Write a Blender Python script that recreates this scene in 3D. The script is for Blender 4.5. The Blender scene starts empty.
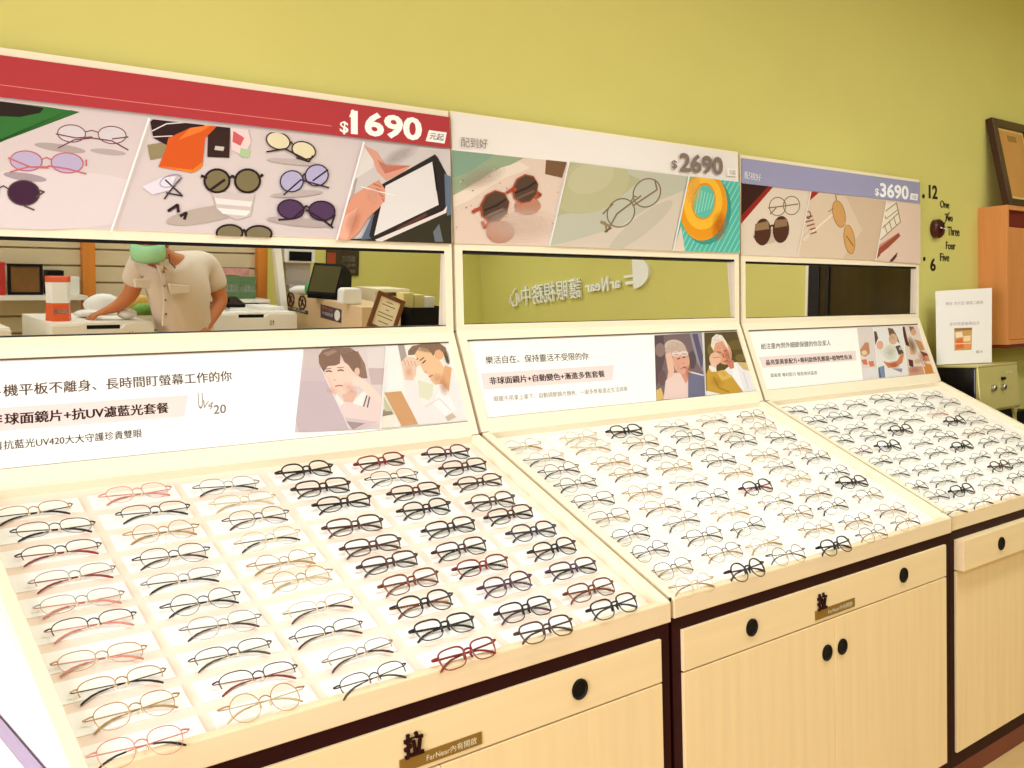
import bpy, bmesh, math, random
from mathutils import Vector, Matrix

random.seed(7)
SC = bpy.context.scene
COL = SC.collection
V = Vector

# ------------------------------------------------------------------ camera, world, lights, exposure
CAM = V((-1.5663, -1.3941, 1.4045))
RIGHT = V((0.770137, -0.637217, -0.029045))
UP = V((0.057943, 0.024539, 0.998018))
FWD = V((0.635242, 0.770293, -0.055820))
FOC = 996.97            # focal length for a 1024 px wide frame
cam_data = bpy.data.cameras.new('camera')
cam_data.sensor_width = 36.0
cam_data.lens = FOC / 1024 * 36.0
cam_data.clip_start = 0.02
cam = bpy.data.objects.new('camera', cam_data)
COL.objects.link(cam)
cam.matrix_world = Matrix(((RIGHT.x, UP.x, -FWD.x, CAM.x), (RIGHT.y, UP.y, -FWD.y, CAM.y),
                           (RIGHT.z, UP.z, -FWD.z, CAM.z), (0, 0, 0, 1)))
SC.camera = cam
SC.view_settings.view_transform = 'Standard'
SC.view_settings.look = 'None'
SC.view_settings.gamma = 1.0
SC.view_settings.use_curve_mapping = False
SC.view_settings.exposure = -0.66
SC.cycles.use_denoising = True
SC.cycles.max_bounces = 8
SC.cycles.transparent_max_bounces = 24
SC.cycles.caustics_reflective = False
SC.cycles.caustics_refractive = False

world = bpy.data.worlds.new('world'); SC.world = world
world.use_nodes = True
wb = world.node_tree.nodes['Background']
wb.inputs[0].default_value = (1.0, 0.95, 0.88, 1); wb.inputs[1].default_value = 0.05

def area(name, loc, sx, sy, power, color=(0.84, 0.93, 1.0), aim=None, spread=None):
    d = bpy.data.lights.new(name, 'AREA'); d.shape = 'RECTANGLE'; d.size = sx; d.size_y = sy
    d.energy = power; d.color = color
    if spread: d.spread = spread
    o = bpy.data.objects.new(name, d); COL.objects.link(o); o.location = loc
    if aim is not None:
        o.rotation_euler = (V(aim) - V(loc)).to_track_quat('-Z', 'Y').to_euler()
    return o
# ceiling panels over the aisle in front of the displays, then the ones over the service side
for lx, pw in ((-0.9, 8), (0.6, 12), (2.1, 13), (3.5, 20)):
    area('ceiling_panel_light', (lx, -0.75, 2.96), 1.2, 0.3, pw)
for lx in (-1.6, 0.4, 2.4):
    area('ceiling_panel_light', (lx, -2.3, 2.96), 1.2, 0.3, 21)
for lx in (-1.2, 1.0, 3.0):
    area('ceiling_panel_light', (lx, -3.7, 2.96), 1.2, 0.3, 23)
for lx in (-0.6, 0.6, 1.8):      # track spots aimed at the trays
    area('track_spot_light', (lx, -0.55, 2.9), 0.22, 0.22, 4, (0.88, 0.95, 1.0), (lx, 0.32, 0.95), 1.3)

area('added_cool_light', (-4.05, -0.9, 1.3), 2.4, 1.8, 120, (0.94, 0.88, 1.0), (-1.2, 0.1, 0.75), 1.7)   # unseen cool light added to whiten the first cabinet's outer side

# ------------------------------------------------------------------ rays from the camera (to read positions off the photograph)
def ray(px, py):
    return (RIGHT * ((px - 512) / FOC) + UP * (-(py - 384) / FOC) + FWD).normalized()
def hit(px, py, n, c):
    d = ray(px, py); n = V(n)
    return CAM + d * ((c - n.dot(CAM)) / n.dot(d))

# ------------------------------------------------------------------ materials
def lin(c):
    c = c / 255.0
    return c / 12.92 if c <= 0.04045 else ((c + 0.055) / 1.055) ** 2.4
MATS = {}
def mat(name, rgb, rough=0.5, metal=0.0, spec=0.5, noise=0.0, nscale=(20, 20, 20), coat=0.0, bump=0.0):
    if name in MATS: return MATS[name]
    m = bpy.data.materials.new(name); m.use_nodes = True
    nt = m.node_tree; b = nt.nodes['Principled BSDF']
    c = tuple(lin(v) for v in rgb) + (1,)
    b.inputs['Base Color'].default_value = c
    b.inputs['Roughness'].default_value = rough
    b.inputs['Metallic'].default_value = metal
    b.inputs['Specular IOR Level'].default_value = spec
    b.inputs['Coat Weight'].default_value = coat
    if noise or bump:
        tc = nt.nodes.new('ShaderNodeTexCoord'); mp = nt.nodes.new('ShaderNodeMapping')
        mp.inputs['Scale'].default_value = nscale
        nz = nt.nodes.new('ShaderNodeTexNoise'); nz.inputs['Scale'].default_value = 1.0; nz.inputs['Detail'].default_value = 5
        nt.links.new(tc.outputs['Object'], mp.inputs[0]); nt.links.new(mp.outputs[0], nz.inputs['Vector'])
        if noise:
            mx = nt.nodes.new('ShaderNodeMix'); mx.data_type = 'RGBA'
            mx.inputs[6].default_value = tuple(min(1, v * (1 + noise)) for v in c[:3]) + (1,)
            mx.inputs[7].default_value = tuple(v * (1 - noise) for v in c[:3]) + (1,)
            nt.links.new(nz.outputs['Fac'], mx.inputs[0]); nt.links.new(mx.outputs[2], b.inputs['Base Color'])
        if bump:
            bp = nt.nodes.new('ShaderNodeBump'); bp.inputs['Strength'].default_value = bump; bp.inputs['Distance'].default_value = 0.002
            nt.links.new(nz.outputs['Fac'], bp.inputs['Height']); nt.links.new(bp.outputs[0], b.inputs['Normal'])
    MATS[name] = m
    return m
def ink(rgb):
    return mat('print_%02x%02x%02x' % tuple(int(v) for v in rgb), rgb, 0.55, spec=0.2)

M_WALL = mat('green_paint', (221, 213, 124), 0.85, spec=0.2, noise=0.05, nscale=(3, 3, 3))
M_CEIL = mat('white_ceiling_paint', (235, 230, 215), 0.9)
M_FLOOR = mat('tan_floor', (206, 172, 112), 0.35, noise=0.12, nscale=(2, 14, 2))
M_CREAM = mat('cream_laminate', (248, 233, 202), 0.45, noise=0.03, nscale=(6, 60, 60))
M_CREAM_V = mat('cream_laminate_upright', (248, 236, 212), 0.45, noise=0.03, nscale=(60, 60, 6))
M_LIP = mat('pale_wood_edging', (238, 214, 172), 0.5, noise=0.06, nscale=(4, 50, 60))
M_MAPLE = mat('light_maple_upright', (240, 213, 160), 0.5, noise=0.10, nscale=(40, 40, 2.2))
M_MAPLE_H = mat('light_maple_level', (240, 214, 164), 0.5, noise=0.08, nscale=(2.2, 40, 40))
M_DARK = mat('dark_brown_laminate', (44, 7, 8), 0.55, spec=0.15, noise=0.25, nscale=(4, 30, 30))
M_PLINTH = mat('red_brown_plinth', (104, 22, 18), 0.3, noise=0.2, nscale=(4, 30, 30))
M_BLACK = mat('black_plastic', (9, 7, 7), 0.5, spec=0.2)
M_WHITE = mat('white_plastic', (240, 238, 230), 0.4)
M_PAPER = mat('white_paper', (244, 240, 232), 0.7, spec=0.2)
M_BRASS = mat('brass_plate', (150, 116, 50), 0.35, 0.4)
M_STEEL = mat('steel', (190, 188, 180), 0.3, 1.0)
M_GAP = mat('shaded_side_laminate', (172, 138, 84), 0.6)  # cabinet sides darkened to tan for the shade inside the gaps
M_SIDE = mat('lit_side_laminate', (250, 247, 250), 0.4)  # same side panel whitened for the strong light on the outer end

def mirror_mat():
    m = bpy.data.materials.new('mirror_silver'); m.use_nodes = True
    b = m.node_tree.nodes['Principled BSDF']
    b.inputs['Base Color'].default_value = (0.86, 0.86, 0.82, 1); b.inputs['Metallic'].default_value = 1.0
    b.inputs['Roughness'].default_value = 0.0
    return m
M_MIRROR = mirror_mat()

def lens_mat(name, tint, gloss=0.012):
    m = bpy.data.materials.new(name); m.use_nodes = True
    nt = m.node_tree; nt.nodes.clear()
    out = nt.nodes.new('ShaderNodeOutputMaterial'); tr = nt.nodes.new('ShaderNodeBsdfTransparent')
    gl = nt.nodes.new('ShaderNodeBsdfGlossy'); gl.inputs['Roughness'].default_value = 0.03
    lw = nt.nodes.new('ShaderNodeLayerWeight'); lw.inputs['Blend'].default_value = 0.25
    mu = nt.nodes.new('ShaderNodeMath'); mu.operation = 'MULTIPLY'; mu.inputs[1].default_value = gloss * 2.5
    mx = nt.nodes.new('ShaderNodeMixShader')
    tr.inputs[0].default_value = tint + (1,)
    nt.links.new(lw.outputs['Fresnel'], mu.inputs[0]); nt.links.new(mu.outputs[0], mx.inputs[0])
    nt.links.new(tr.outputs[0], mx.inputs[1]); nt.links.new(gl.outputs[0], mx.inputs[2])
    nt.links.new(mx.outputs[0], out.inputs[0])
    return m
M_LENS = lens_mat('clear_lens', (0.985, 0.985, 0.975))
M_ACRYLIC = lens_mat('clear_acrylic', (0.97, 0.97, 0.96), 0.08)

# ------------------------------------------------------------------ mesh building
class MB:
    def __init__(self):
        self.v = []; self.f = []; self.mi = []; self.mats = []
    def slot(self, m):
        if m not in self.mats: self.mats.append(m)
        return self.mats.index(m)
    def add(self, verts, faces, m=None):
        k = len(self.v); self.v += [tuple(p) for p in verts]
        s = self.slot(m) if m is not None else 0
        for f in faces:
            self.f.append(tuple(i + k for i in f)); self.mi.append(s)
        return self
    def box(self, lo, hi, m=None, M=None):
        x0, y0, z0 = lo; x1, y1, z1 = hi
        ps = [V((x, y, z)) for z in (z0, z1) for y in (y0, y1) for x in (x0, x1)]
        if M is not None: ps = [M @ q for q in ps]
        return self.add(ps, [(0, 2, 3, 1), (4, 5, 7, 6), (0, 1, 5, 4), (2, 6, 7, 3), (0, 4, 6, 2), (1, 3, 7, 5)], m)
    def prism(self, poly, d, m=None):
        """poly: list of points (any planar loop), d: extrusion vector"""
        n = len(poly); d = V(d); a = [V(q) for q in poly]; b = [q + d for q in a]
        fs = [tuple(range(n)), tuple(range(2 * n - 1, n - 1, -1))]
        fs += [(i, i + n, (i + 1) % n + n, (i + 1) % n) for i in range(n)]
        return self.add(a + b, fs, m)
    def tube(self, pts, r, m=None, n=6, closed=False, flat=None, caps=True):
        pts = [V(q) for q in pts]; N = len(pts)
        rs = r if isinstance(r, (list, tuple)) else [r] * N
        ref = V((0, 0, 1)); vs = []; prev = None
        for i, q in enumerate(pts):
            if closed: t = pts[(i + 1) % N] - pts[i - 1]
            else: t = pts[min(i + 1, N - 1)] - pts[max(i - 1, 0)]
            t.normalize()
            a = ref - t * ref.dot(t)
            if a.length < 0.15: a = V((0, 1, 0)) - t * t.y
            a.normalize(); b = t.cross(a)
            fa = flat if flat else 1.0
            for k in range(n):
                an = 2 * math.pi * (k + 0.5) / n
                vs.append(q + a * (math.cos(an) * rs[i] * fa) + b * (math.sin(an) * rs[i]))
        fs = []
        for i in range(N if closed else N - 1):
            j = (i + 1) % N
            for k in range(n):
                l = (k + 1) % n
                fs.append((i * n + k, i * n + l, j * n + l, j * n + k))
        if not closed and caps:
            fs.append(tuple(range(n - 1, -1, -1))); fs.append(tuple((N - 1) * n + k for k in range(n)))
        return self.add(vs, fs, m)
    def lathe(self, prof, c=(0, 0, 0), m=None, n=24, M=None, sx=1, sy=1):
        """prof: list of (radius, height) along +z"""
        vs = []
        for r, h in prof:
            for k in range(n):
                a = 2 * math.pi * k / n
                vs.append(V((r * math.cos(a) * sx, r * math.sin(a) * sy, h)))
        if M is not None: vs = [M @ q for q in vs]
        vs = [q + V(c) for q in vs]
        fs = [tuple(range(n - 1, -1, -1))]
        for i in range(len(prof) - 1):
            for k in range(n):
                l = (k + 1) % n
                fs.append((i * n + k, i * n + l, (i + 1) * n + l, (i + 1) * n + k))
        fs.append(tuple((len(prof) - 1) * n + k for k in range(n)))
        return self.add(vs, fs, m)
    def ball(self, c, r, m=None, n=10, k=6):
        rx, ry, rz = r if isinstance(r, (list, tuple)) else (r, r, r)
        vs = [V((0, 0, -rz))]
        for i in range(1, k):
            a = -math.pi / 2 + math.pi * i / k
            for j in range(n):
                b = 2 * math.pi * j / n
                vs.append(V((rx * math.cos(a) * math.cos(b), ry * math.cos(a) * math.sin(b), rz * math.sin(a))))
        vs.append(V((0, 0, rz))); vs = [q + V(c) for q in vs]
        fs = [(0, 1 + (j + 1) % n, 1 + j) for j in range(n)]
        for i in range(k - 2):
            for j in range(n):
                l = (j + 1) % n; o = 1 + i * n
                fs.append((o + j, o + l, o + n + l, o + n + j))
        o = 1 + (k - 2) * n; e = len(vs) - 1
        fs += [(o + j, o + (j + 1) % n, e) for j in range(n)]
        return self.add(vs, fs, m)
    def mesh(self, name, m=None):
        me = bpy.data.meshes.new(name)
        me.from_pydata(self.v, [], self.f)
        for k in (self.mats or ([m] if m else [])): me.materials.append(k)
        if self.mats:
            me.polygons.foreach_set('material_index', self.mi)
        me.update()
        return me
    def build(self, name, m=None, parent=None, smooth=False, bevel=0.0, loc=None):
        me = self.mesh(name, m)
        bm = bmesh.new(); bm.from_mesh(me); bmesh.ops.recalc_face_normals(bm, faces=bm.faces); bm.to_mesh(me); bm.free()
        if smooth: me.shade_smooth()
        o = bpy.data.objects.new(name, me); COL.objects.link(o)
        if parent is not None: o.parent = parent
        if loc is not None: o.location = loc
        if bevel:
            b = o.modifiers.new('soft_edges', 'BEVEL'); b.width = bevel; b.segments = 2; b.limit_method = 'ANGLE'
        return o

def tag(o, label, cat, group=None):
    o['label'] = label; o['category'] = cat
    if group: o['group'] = group
    return o
def thing(name, label, cat, loc=(0, 0, 0), rotz=0.0, group=None):
    o = bpy.data.objects.new(name, None); COL.objects.link(o); o.empty_display_size = 0.05
    o.location = loc; o.rotation_euler = (0, 0, rotz)
    return tag(o, label, cat, group)
def struct(o):
    o['kind'] = 'structure'; return o
def rel(root, p):           # world point -> coordinates under an unrotated root
    return V(p) - V(root.location)

def text_geo(body, bold=0.0, shear=0.0):
    if bold > 0.006 and len(body) > 1 and any(ord(ch) > 0x2e80 for ch in body):      # heavier weight for dense characters: strokes set twice, a hair apart
        vs, fs = text_geo(body, 0.0, shear); n = len(body); k = len(vs)
        d = bold * 1.3 / n
        return [(x - d, y) for x, y in vs] + [(x + d, y) for x, y in vs] + [(x, y - bold) for x, y in vs], fs + [tuple(i + k for i in f) for f in fs] + [tuple(i + 2 * k for i in f) for f in fs]
    c = bpy.data.curves.new('lettering', 'FONT'); c.body = body; c.offset = bold; c.shear = shear
    c.resolution_u = 3
    o = bpy.data.objects.new('lettering', c); COL.objects.link(o)
    dg = bpy.context.evaluated_depsgraph_get(); me = o.evaluated_get(dg).to_mesh()
    vs = [v.co.copy() for v in me.vertices]; fs = [tuple(f.vertices) for f in me.polygons]
    o.evaluated_get(dg).to_mesh_clear()
    bpy.data.objects.remove(o); bpy.data.curves.remove(c)
    x0 = min(v.x for v in vs); x1 = max(v.x for v in vs); y0 = min(v.y for v in vs); y1 = max(v.y for v in vs)
    return [((v.x - x0) / (x1 - x0), (v.y - y0) / (y1 - y0)) for v in vs], fs

# ------------------------------------------------------------------ printed artwork on a flat board: coordinates are those of the print on its board
def clip_poly(sub, clip):
    def area2(p): return sum(p[i][0] * p[(i + 1) % len(p)][1] - p[(i + 1) % len(p)][0] * p[i][1] for i in range(len(p)))
    s = 1 if area2(clip) > 0 else -1
    out = sub
    for i in range(len(clip)):
        a, b = clip[i], clip[(i + 1) % len(clip)]
        side = lambda q: s * ((b[0] - a[0]) * (q[1] - a[1]) - (b[1] - a[1]) * (q[0] - a[0]))
        inp, out = out, []
        for j in range(len(inp)):
            p, q = inp[j - 1], inp[j]; dp, dq = side(p), side(q)
            if (dp < 0) != (dq < 0):
                t = dp / (dp - dq); out.append((p[0] + t * (q[0] - p[0]), p[1] + t * (q[1] - p[1])))
            if dq >= 0: out.append(q)
        if not out: return []
    return out
def glaze(rgb, alpha):
    name = 'glaze_%02x%02x%02x_%d' % (tuple(int(v) for v in rgb) + (int(alpha * 100),))
    if name in MATS: return MATS[name]
    m = mat(name, rgb, 0.55, spec=0.2); m.node_tree.nodes['Principled BSDF'].inputs['Alpha'].default_value = alpha
    return m
class Art:
    STEP = 0.00005
    def __init__(self, n, c, root):
        self.n = V(n).normalized(); self.c = c; self.mb = MB(); self.k = 1; self.clip = None; self.gain = 1.0; self.root = V(root.location)
    def pt(self, q):
        return hit(q[0], q[1], self.n, self.c)
    def _put(self, pts3, faces, rgb):
        off = self.n * (self.STEP * self.k); self.k += 1
        self.mb.add([p + off - self.root for p in pts3], faces, ink(tuple(v * self.gain for v in rgb)))
    def poly(self, pts, rgb):
        if self.clip: pts = clip_poly(pts, self.clip)
        if len(pts) < 3: return
        self._put([self.pt(q) for q in pts], [tuple(range(len(pts)))], rgb)
    def ell(self, cx, cy, rx, ry, rgb, rot=0, n=20):
        a = math.radians(rot); ca, sa = math.cos(a), math.sin(a)
        self.poly([(cx + rx * math.cos(t) * ca - ry * math.sin(t) * sa, cy + rx * math.cos(t) * sa + ry * math.sin(t) * ca)
                   for t in [2 * math.pi * i / n for i in range(n)]], rgb)
    def soft(self, cx, cy, rx, ry, rgb, rot=0, strength=.5, steps=5):
        """a soft-edged tone of the printed picture"""
        a = math.radians(rot); ca, sa = math.cos(a), math.sin(a); al = 1 - (1 - strength) ** (1 / steps)
        for s in range(steps):
            f = 1 - s / steps * .8
            pts = [(cx + rx * f * math.cos(t) * ca - ry * f * math.sin(t) * sa, cy + rx * f * math.cos(t) * sa + ry * f * math.sin(t) * ca) for t in [2 * math.pi * i / 18 for i in range(18)]]
            if self.clip: pts = clip_poly(pts, self.clip)
            if len(pts) < 3: continue
            off = self.n * (self.STEP * self.k); self.k += 1
            self.mb.add([self.pt(q) + off - self.root for q in pts], [tuple(range(len(pts)))], glaze(rgb, al))
    def ring(self, cx, cy, rx, ry, w, rgb, rot=0, n=22):
        a = math.radians(rot); ca, sa = math.cos(a), math.sin(a)
        P = lambda t, ax, ay: (cx + ax * math.cos(t) * ca - ay * math.sin(t) * sa, cy + ax * math.cos(t) * sa + ay * math.sin(t) * ca)
        self.line([P(2 * math.pi * i / n, rx, ry) for i in range(n + 1)], w, rgb)
    def line(self, pts, w, rgb):
        vs = []; fs = []
        for i in range(len(pts) - 1):
            (x0, y0), (x1, y1) = pts[i], pts[i + 1]
            L = math.hypot(x1 - x0, y1 - y0) or 1; nx, ny = -(y1 - y0) / L * w / 2, (x1 - x0) / L * w / 2
            ex, ey = (x1 - x0) / L * w * 0.2, (y1 - y0) / L * w * 0.2
            q = [(x0 + nx - ex, y0 + ny - ey), (x1 + nx + ex, y1 + ny + ey), (x1 - nx + ex, y1 - ny + ey), (x0 - nx - ex, y0 - ny - ey)]
            if self.clip: q = clip_poly(q, self.clip)
            if len(q) < 3: continue
            k = len(vs); vs += [self.pt(s) for s in q]; fs.append(tuple(range(k, k + len(q))))
        if vs: self._put(vs, fs, rgb)
    def text(self, body, bl, br, tl, rgb, bold=0.0, shear=0.0, back=0.0):
        O, X, Y = self.pt(bl), self.pt(br), self.pt(tl)
        X = X - O; Y = Y - O
        O = O - X * back; X = X * (1 + back)
        vs, fs = text_geo(body, bold, shear)
        self._put([O + X * a + Y * b for a, b in vs], fs, rgb)
    def build(self, name, parent):
        me = self.mb.mesh(name)
        o = bpy.data.objects.new(name, me); COL.objects.link(o); o.parent = parent
        return o
# ------------------------------------------------------------------ room shell
YW = 0.80; XR = 4.3; YB = -4.6; XL = -4.2; ZC = 3.0
def slab(name, lo, hi, m): return struct(MB().box(lo, hi).build(name, m))
slab('floor', (XL - .1, YB - .1, -0.1), (XR + .1, YW + .1, 0), M_FLOOR)
slab('ceiling', (XL - .1, YB - .1, ZC), (XR + .1, YW + .1, ZC + .1), M_CEIL)
slab('wall_back', (XL - .1, YW, 0), (XR + .1, YW + .1, ZC), M_WALL)
slab('wall_right', (XR, YB, 0), (XR + .1, YW, ZC), M_WALL)
slab('wall_front', (XL - .1, YB - .1, 0), (XR + .1, YB, ZC), M_WALL)
slab('wall_left', (XL - .1, YB, 0), (XL, YW, ZC), M_CEIL)
slab('baseboard_right', (XR - .015, YB, 0), (XR, YW, 0.08), M_CREAM)
slab('baseboard_front', (XL, YB, 0), (XR - .015, YB + .015, 0.08), M_CREAM)

# ------------------------------------------------------------------ the three display units
P = [(0.0, 0.775), (0.0, 0.8189), (0.6464, 1.1341), (0.7419, 1.3986), (0.7387, 1.6318), (0.7395, 1.9753)]
UNIT_AT = [V((-1.2, 0, 0)), V((0.0132, 0.0027, 0.0032)), V((1.2449, 0.0177, 0.0))]
PRICE = ['$1690', '$2690', '$3690']
def seg(i):
    a, b = V((0,) + P[i]), V((0,) + P[i + 1]); L = (b - a).length; t = (b - a) / L
    return a, t, V((0, -t.z, t.y)), L
def seg_bar(mb, i, x0, x1, s0, s1, d0, d1, m=None):
    a, t, n, L = seg(i)
    M = Matrix(((1, 0, 0, a.x), (0, t.y, n.y, a.y), (0, t.z, n.z, a.z), (0, 0, 0, 1)))
    return mb.box((x0, s0, -d1), (x1, s1, -d0), m, M)
def seg_plane(u, i, out=0.0):
    a, t, n, L = seg(i); return n, n.dot(a + UNIT_AT[u]) + out

LABELS = ['display cabinet with a red $1690 header above its mirror and sloping glasses tray',
          'middle display cabinet with a white $2690 header above a mirror and glasses tray',
          'display cabinet beside the wall clock with a blue $3690 header and glasses tray']
MIRROR_TILT = [math.radians(3.4), math.radians(-1.45), math.radians(1.2)]
ROW_S = [0.6445 - 0.0688 * r for r in range(10)]
COL_X = [[0.114, 0.302, 0.489, 0.683, 0.872, 1.062], [0.095, 0.286, 0.470, 0.665, 0.849, 1.038], [0.082, 0.258, 0.441, 0.630, 0.815, 0.999]]
M_LINER = mat('tray_liner_white', (250, 240, 226), 0.5, noise=0.02, nscale=(8, 8, 8))
M_RISER = mat('tray_liner_blush', (246, 222, 202), 0.55)
M_CELL = mat('tray_cell_white', (254, 250, 240), 0.45)
units = []
for u in range(3):
    U = thing('display_cabinet', LABELS[u], 'display cabinet', UNIT_AT[u], 0, 'eyewear display cabinets'); units.append(U)
    dz = UNIT_AT[u].z
    # base
    b = MB().box((0.0, 0.008, 0.062), (1.2, 0.70, 0.775))
    b.build('carcass', M_DARK, U)
    MB().box((0.002, 0.012, -dz), (1.198, 0.66, 0.062)).build('plinth', M_PLINTH, U)
    yo = -0.022 if u == 2 else 0.0
    dr = MB().box((0.027, yo, 0.655), (1.168, 0.0085 + 0.0, 0.746)).build('drawer', M_MAPLE_H, U, bevel=0.0012)
    def finger_pull(x, z, y, parent):
        M = Matrix.Translation((x, y, z)) @ Matrix.Rotation(math.radians(90), 4, 'X')
        MB().lathe([(0.0205, -0.001), (0.0205, 0.003), (0.0185, 0.0045), (0.0165, 0.003), (0.015, 0.0012), (0.0, 0.0010)], M=M).build('finger_pull', M_BLACK, parent, smooth=False)
    for x in (0.263, 0.931): finger_pull(x, 0.701, yo, dr)
    for k, (x0, x1, kx) in enumerate(((0.027, 0.5985, 0.5635), (0.6000, 1.168, 0.631))):
        dd = MB().box((x0, 0.0, 0.106), (x1, 0.0085, 0.6515)).build('door', M_MAPLE, U, bevel=0.0012)
        finger_pull(kx, 0.572, 0.0, dd)
    if u < 2:
        pl = MB().box((0.514, -0.0022, 0.664), (0.688, 0.0, 0.6865)).build('pull_plate', M_BRASS, U)
        t = MB(); vs, fs = text_geo('FarNear內有開啟', 0.0)
        t.add([(0.568 + a * 0.108, -0.0026, 0.6685 + b_ * 0.0125) for a, b_ in vs], fs); t.build('plate_lettering', mat('plate_print', (236, 226, 190), 0.5), pl)
        t = MB(); vs, fs = text_geo('拉', 0.035)
        w, h = 0.040, 0.043
        k = len(vs)
        t.add([(0.523 + a * w, -0.004, 0.684 + b_ * h) for a, b_ in vs], fs)
        o = t.build('pull_character', M_DARK, U)
        so = o.modifiers.new('thickness', 'SOLIDIFY'); so.thickness = 0.0038; so.offset = -1
    # body sides and back
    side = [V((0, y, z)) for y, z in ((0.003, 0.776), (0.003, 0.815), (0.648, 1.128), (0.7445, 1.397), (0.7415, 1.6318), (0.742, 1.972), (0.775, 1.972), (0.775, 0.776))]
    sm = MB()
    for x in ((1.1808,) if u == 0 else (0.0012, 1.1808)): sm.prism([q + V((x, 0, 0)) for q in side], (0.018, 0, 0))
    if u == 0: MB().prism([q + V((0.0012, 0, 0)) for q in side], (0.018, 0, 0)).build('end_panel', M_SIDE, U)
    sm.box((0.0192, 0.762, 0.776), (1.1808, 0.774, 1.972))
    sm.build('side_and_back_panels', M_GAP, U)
    # tray frame
    t = MB()
    seg_bar(t, 1, 0.0, 0.0235, 0.004, 0.716, 0, 0.034); seg_bar(t, 1, 1.1765, 1.2, 0.004, 0.716, 0, 0.034)
    seg_bar(t, 1, 0.0235, 1.1765, 0.7125, 0.722, 0, 0.034)
    t.build('tray_frame', M_CREAM, U, bevel=0.0015)
    MB().prism([V((0, y, z)) for y, z in ((0.0, 0.7755), (0.0, 0.8189), (0.0115, 0.8245), (0.0225, 0.8095), (0.0225, 0.7755))], (1.2, 0, 0)).build('tray_lip', M_LIP, U, bevel=0.0025)
    li = MB(); seg_bar(li, 1, 0.0235, 1.1765, 0.006, 0.7125, 0.021, 0.030)
    lo = li.build('tray_liner', M_RISER if u == 0 else M_LINER, U)
    ce = MB(); ns = 10
    half = 0.024 if u == 0 else 0.029
    for r in range(ns):
        for x in COL_X[u]:
            s = ROW_S[r] + 0.016
            x0, x1 = max(x - 0.085, 0.026), min(x + 0.085, 1.174)
            seg_bar(ce, 1, x0, x1, max(s - half, 0.012), min(s + half, 0.709), 0.0185, 0.021)
    ce.build('tray_cells', M_CELL, U, bevel=0.0006)
    # info board and its frame
    f = MB()
    seg_bar(f, 2, 0.0, 0.026, 0.0, 0.2812, 0, 0.02); seg_bar(f, 2, 1.177, 1.2, 0.0, 0.2812, 0, 0.02)
    seg_bar(f, 2, 0.026, 1.177, 0.0, 0.0355, 0, 0.02); seg_bar(f, 2, 0.026, 1.177, 0.2555, 0.2812, 0, 0.02)
    f.build('info_frame', M_CREAM, U)
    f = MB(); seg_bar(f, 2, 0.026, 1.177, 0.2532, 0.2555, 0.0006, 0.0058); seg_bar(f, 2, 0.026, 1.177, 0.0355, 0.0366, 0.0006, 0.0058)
    f.build('rebate_or_shade_strip', mat('rebate_shade_brown', (92, 72, 44), 0.6), U)  # upper strip stands in for the shadow line at the board's top edge
    f = MB(); seg_bar(f, 2, 0.022, 1.180, 0.031, 0.2595, 0.006, 0.018)
    info = f.build('info_board', mat('info_board_white', (252, 248, 238), 0.5), U)
    # mirror and its frame
    f = MB()
    seg_bar(f, 3, 0.0, 0.024, 0.0, 0.2332, 0, 0.022); seg_bar(f, 3, 1.1765, 1.2, 0.0, 0.2332, 0, 0.022)
    seg_bar(f, 3, 0.024, 1.1765, 0.0, 0.0165, 0, 0.022); seg_bar(f, 3, 0.024, 1.1765, 0.2135, 0.2332, 0, 0.022)
    f.build('mirror_frame', M_CREAM, U)
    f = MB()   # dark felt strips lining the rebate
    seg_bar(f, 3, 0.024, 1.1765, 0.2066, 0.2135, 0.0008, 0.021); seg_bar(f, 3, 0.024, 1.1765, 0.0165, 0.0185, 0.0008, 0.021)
    f.build('rebate_or_shade_strip', M_BLACK, U)
    ym, zm = 0.7403 + 0.0125, 1.5152
    M = Matrix.Translation((0, ym, zm)) @ Matrix.Rotation(MIRROR_TILT[u], 4, 'X')
    MB().box((0.0242, 0.0, -0.1035), (1.1763, 0.002, 0.1035), None, M).build('mirror', M_MIRROR, U)
    # header board
    f = MB(); seg_bar(f, 4, -0.0015, 1.2015, 0.0, 0.3436, -0.003, 0.018); f.build('header_board', M_CREAM, U, bevel=0.001)

# mirror images: where a ray through the mirror of unit u lands in the room
def mray(u, px, py):
    th = MIRROR_TILT[u]
    n = V((0, -math.cos(th), -math.sin(th)))
    p0 = UNIT_AT[u] + V((0, 0.7403 + 0.0125, 1.5152))
    d = ray(px, py); t = (p0 - CAM).dot(n) / d.dot(n); q = CAM + d * t
    return q, d - n * (2 * d.dot(n))
def mhit(u, px, py, n, c):
    q, d = mray(u, px, py); n = V(n)
    return q + d * ((c - n.dot(q)) / n.dot(d))

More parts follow.
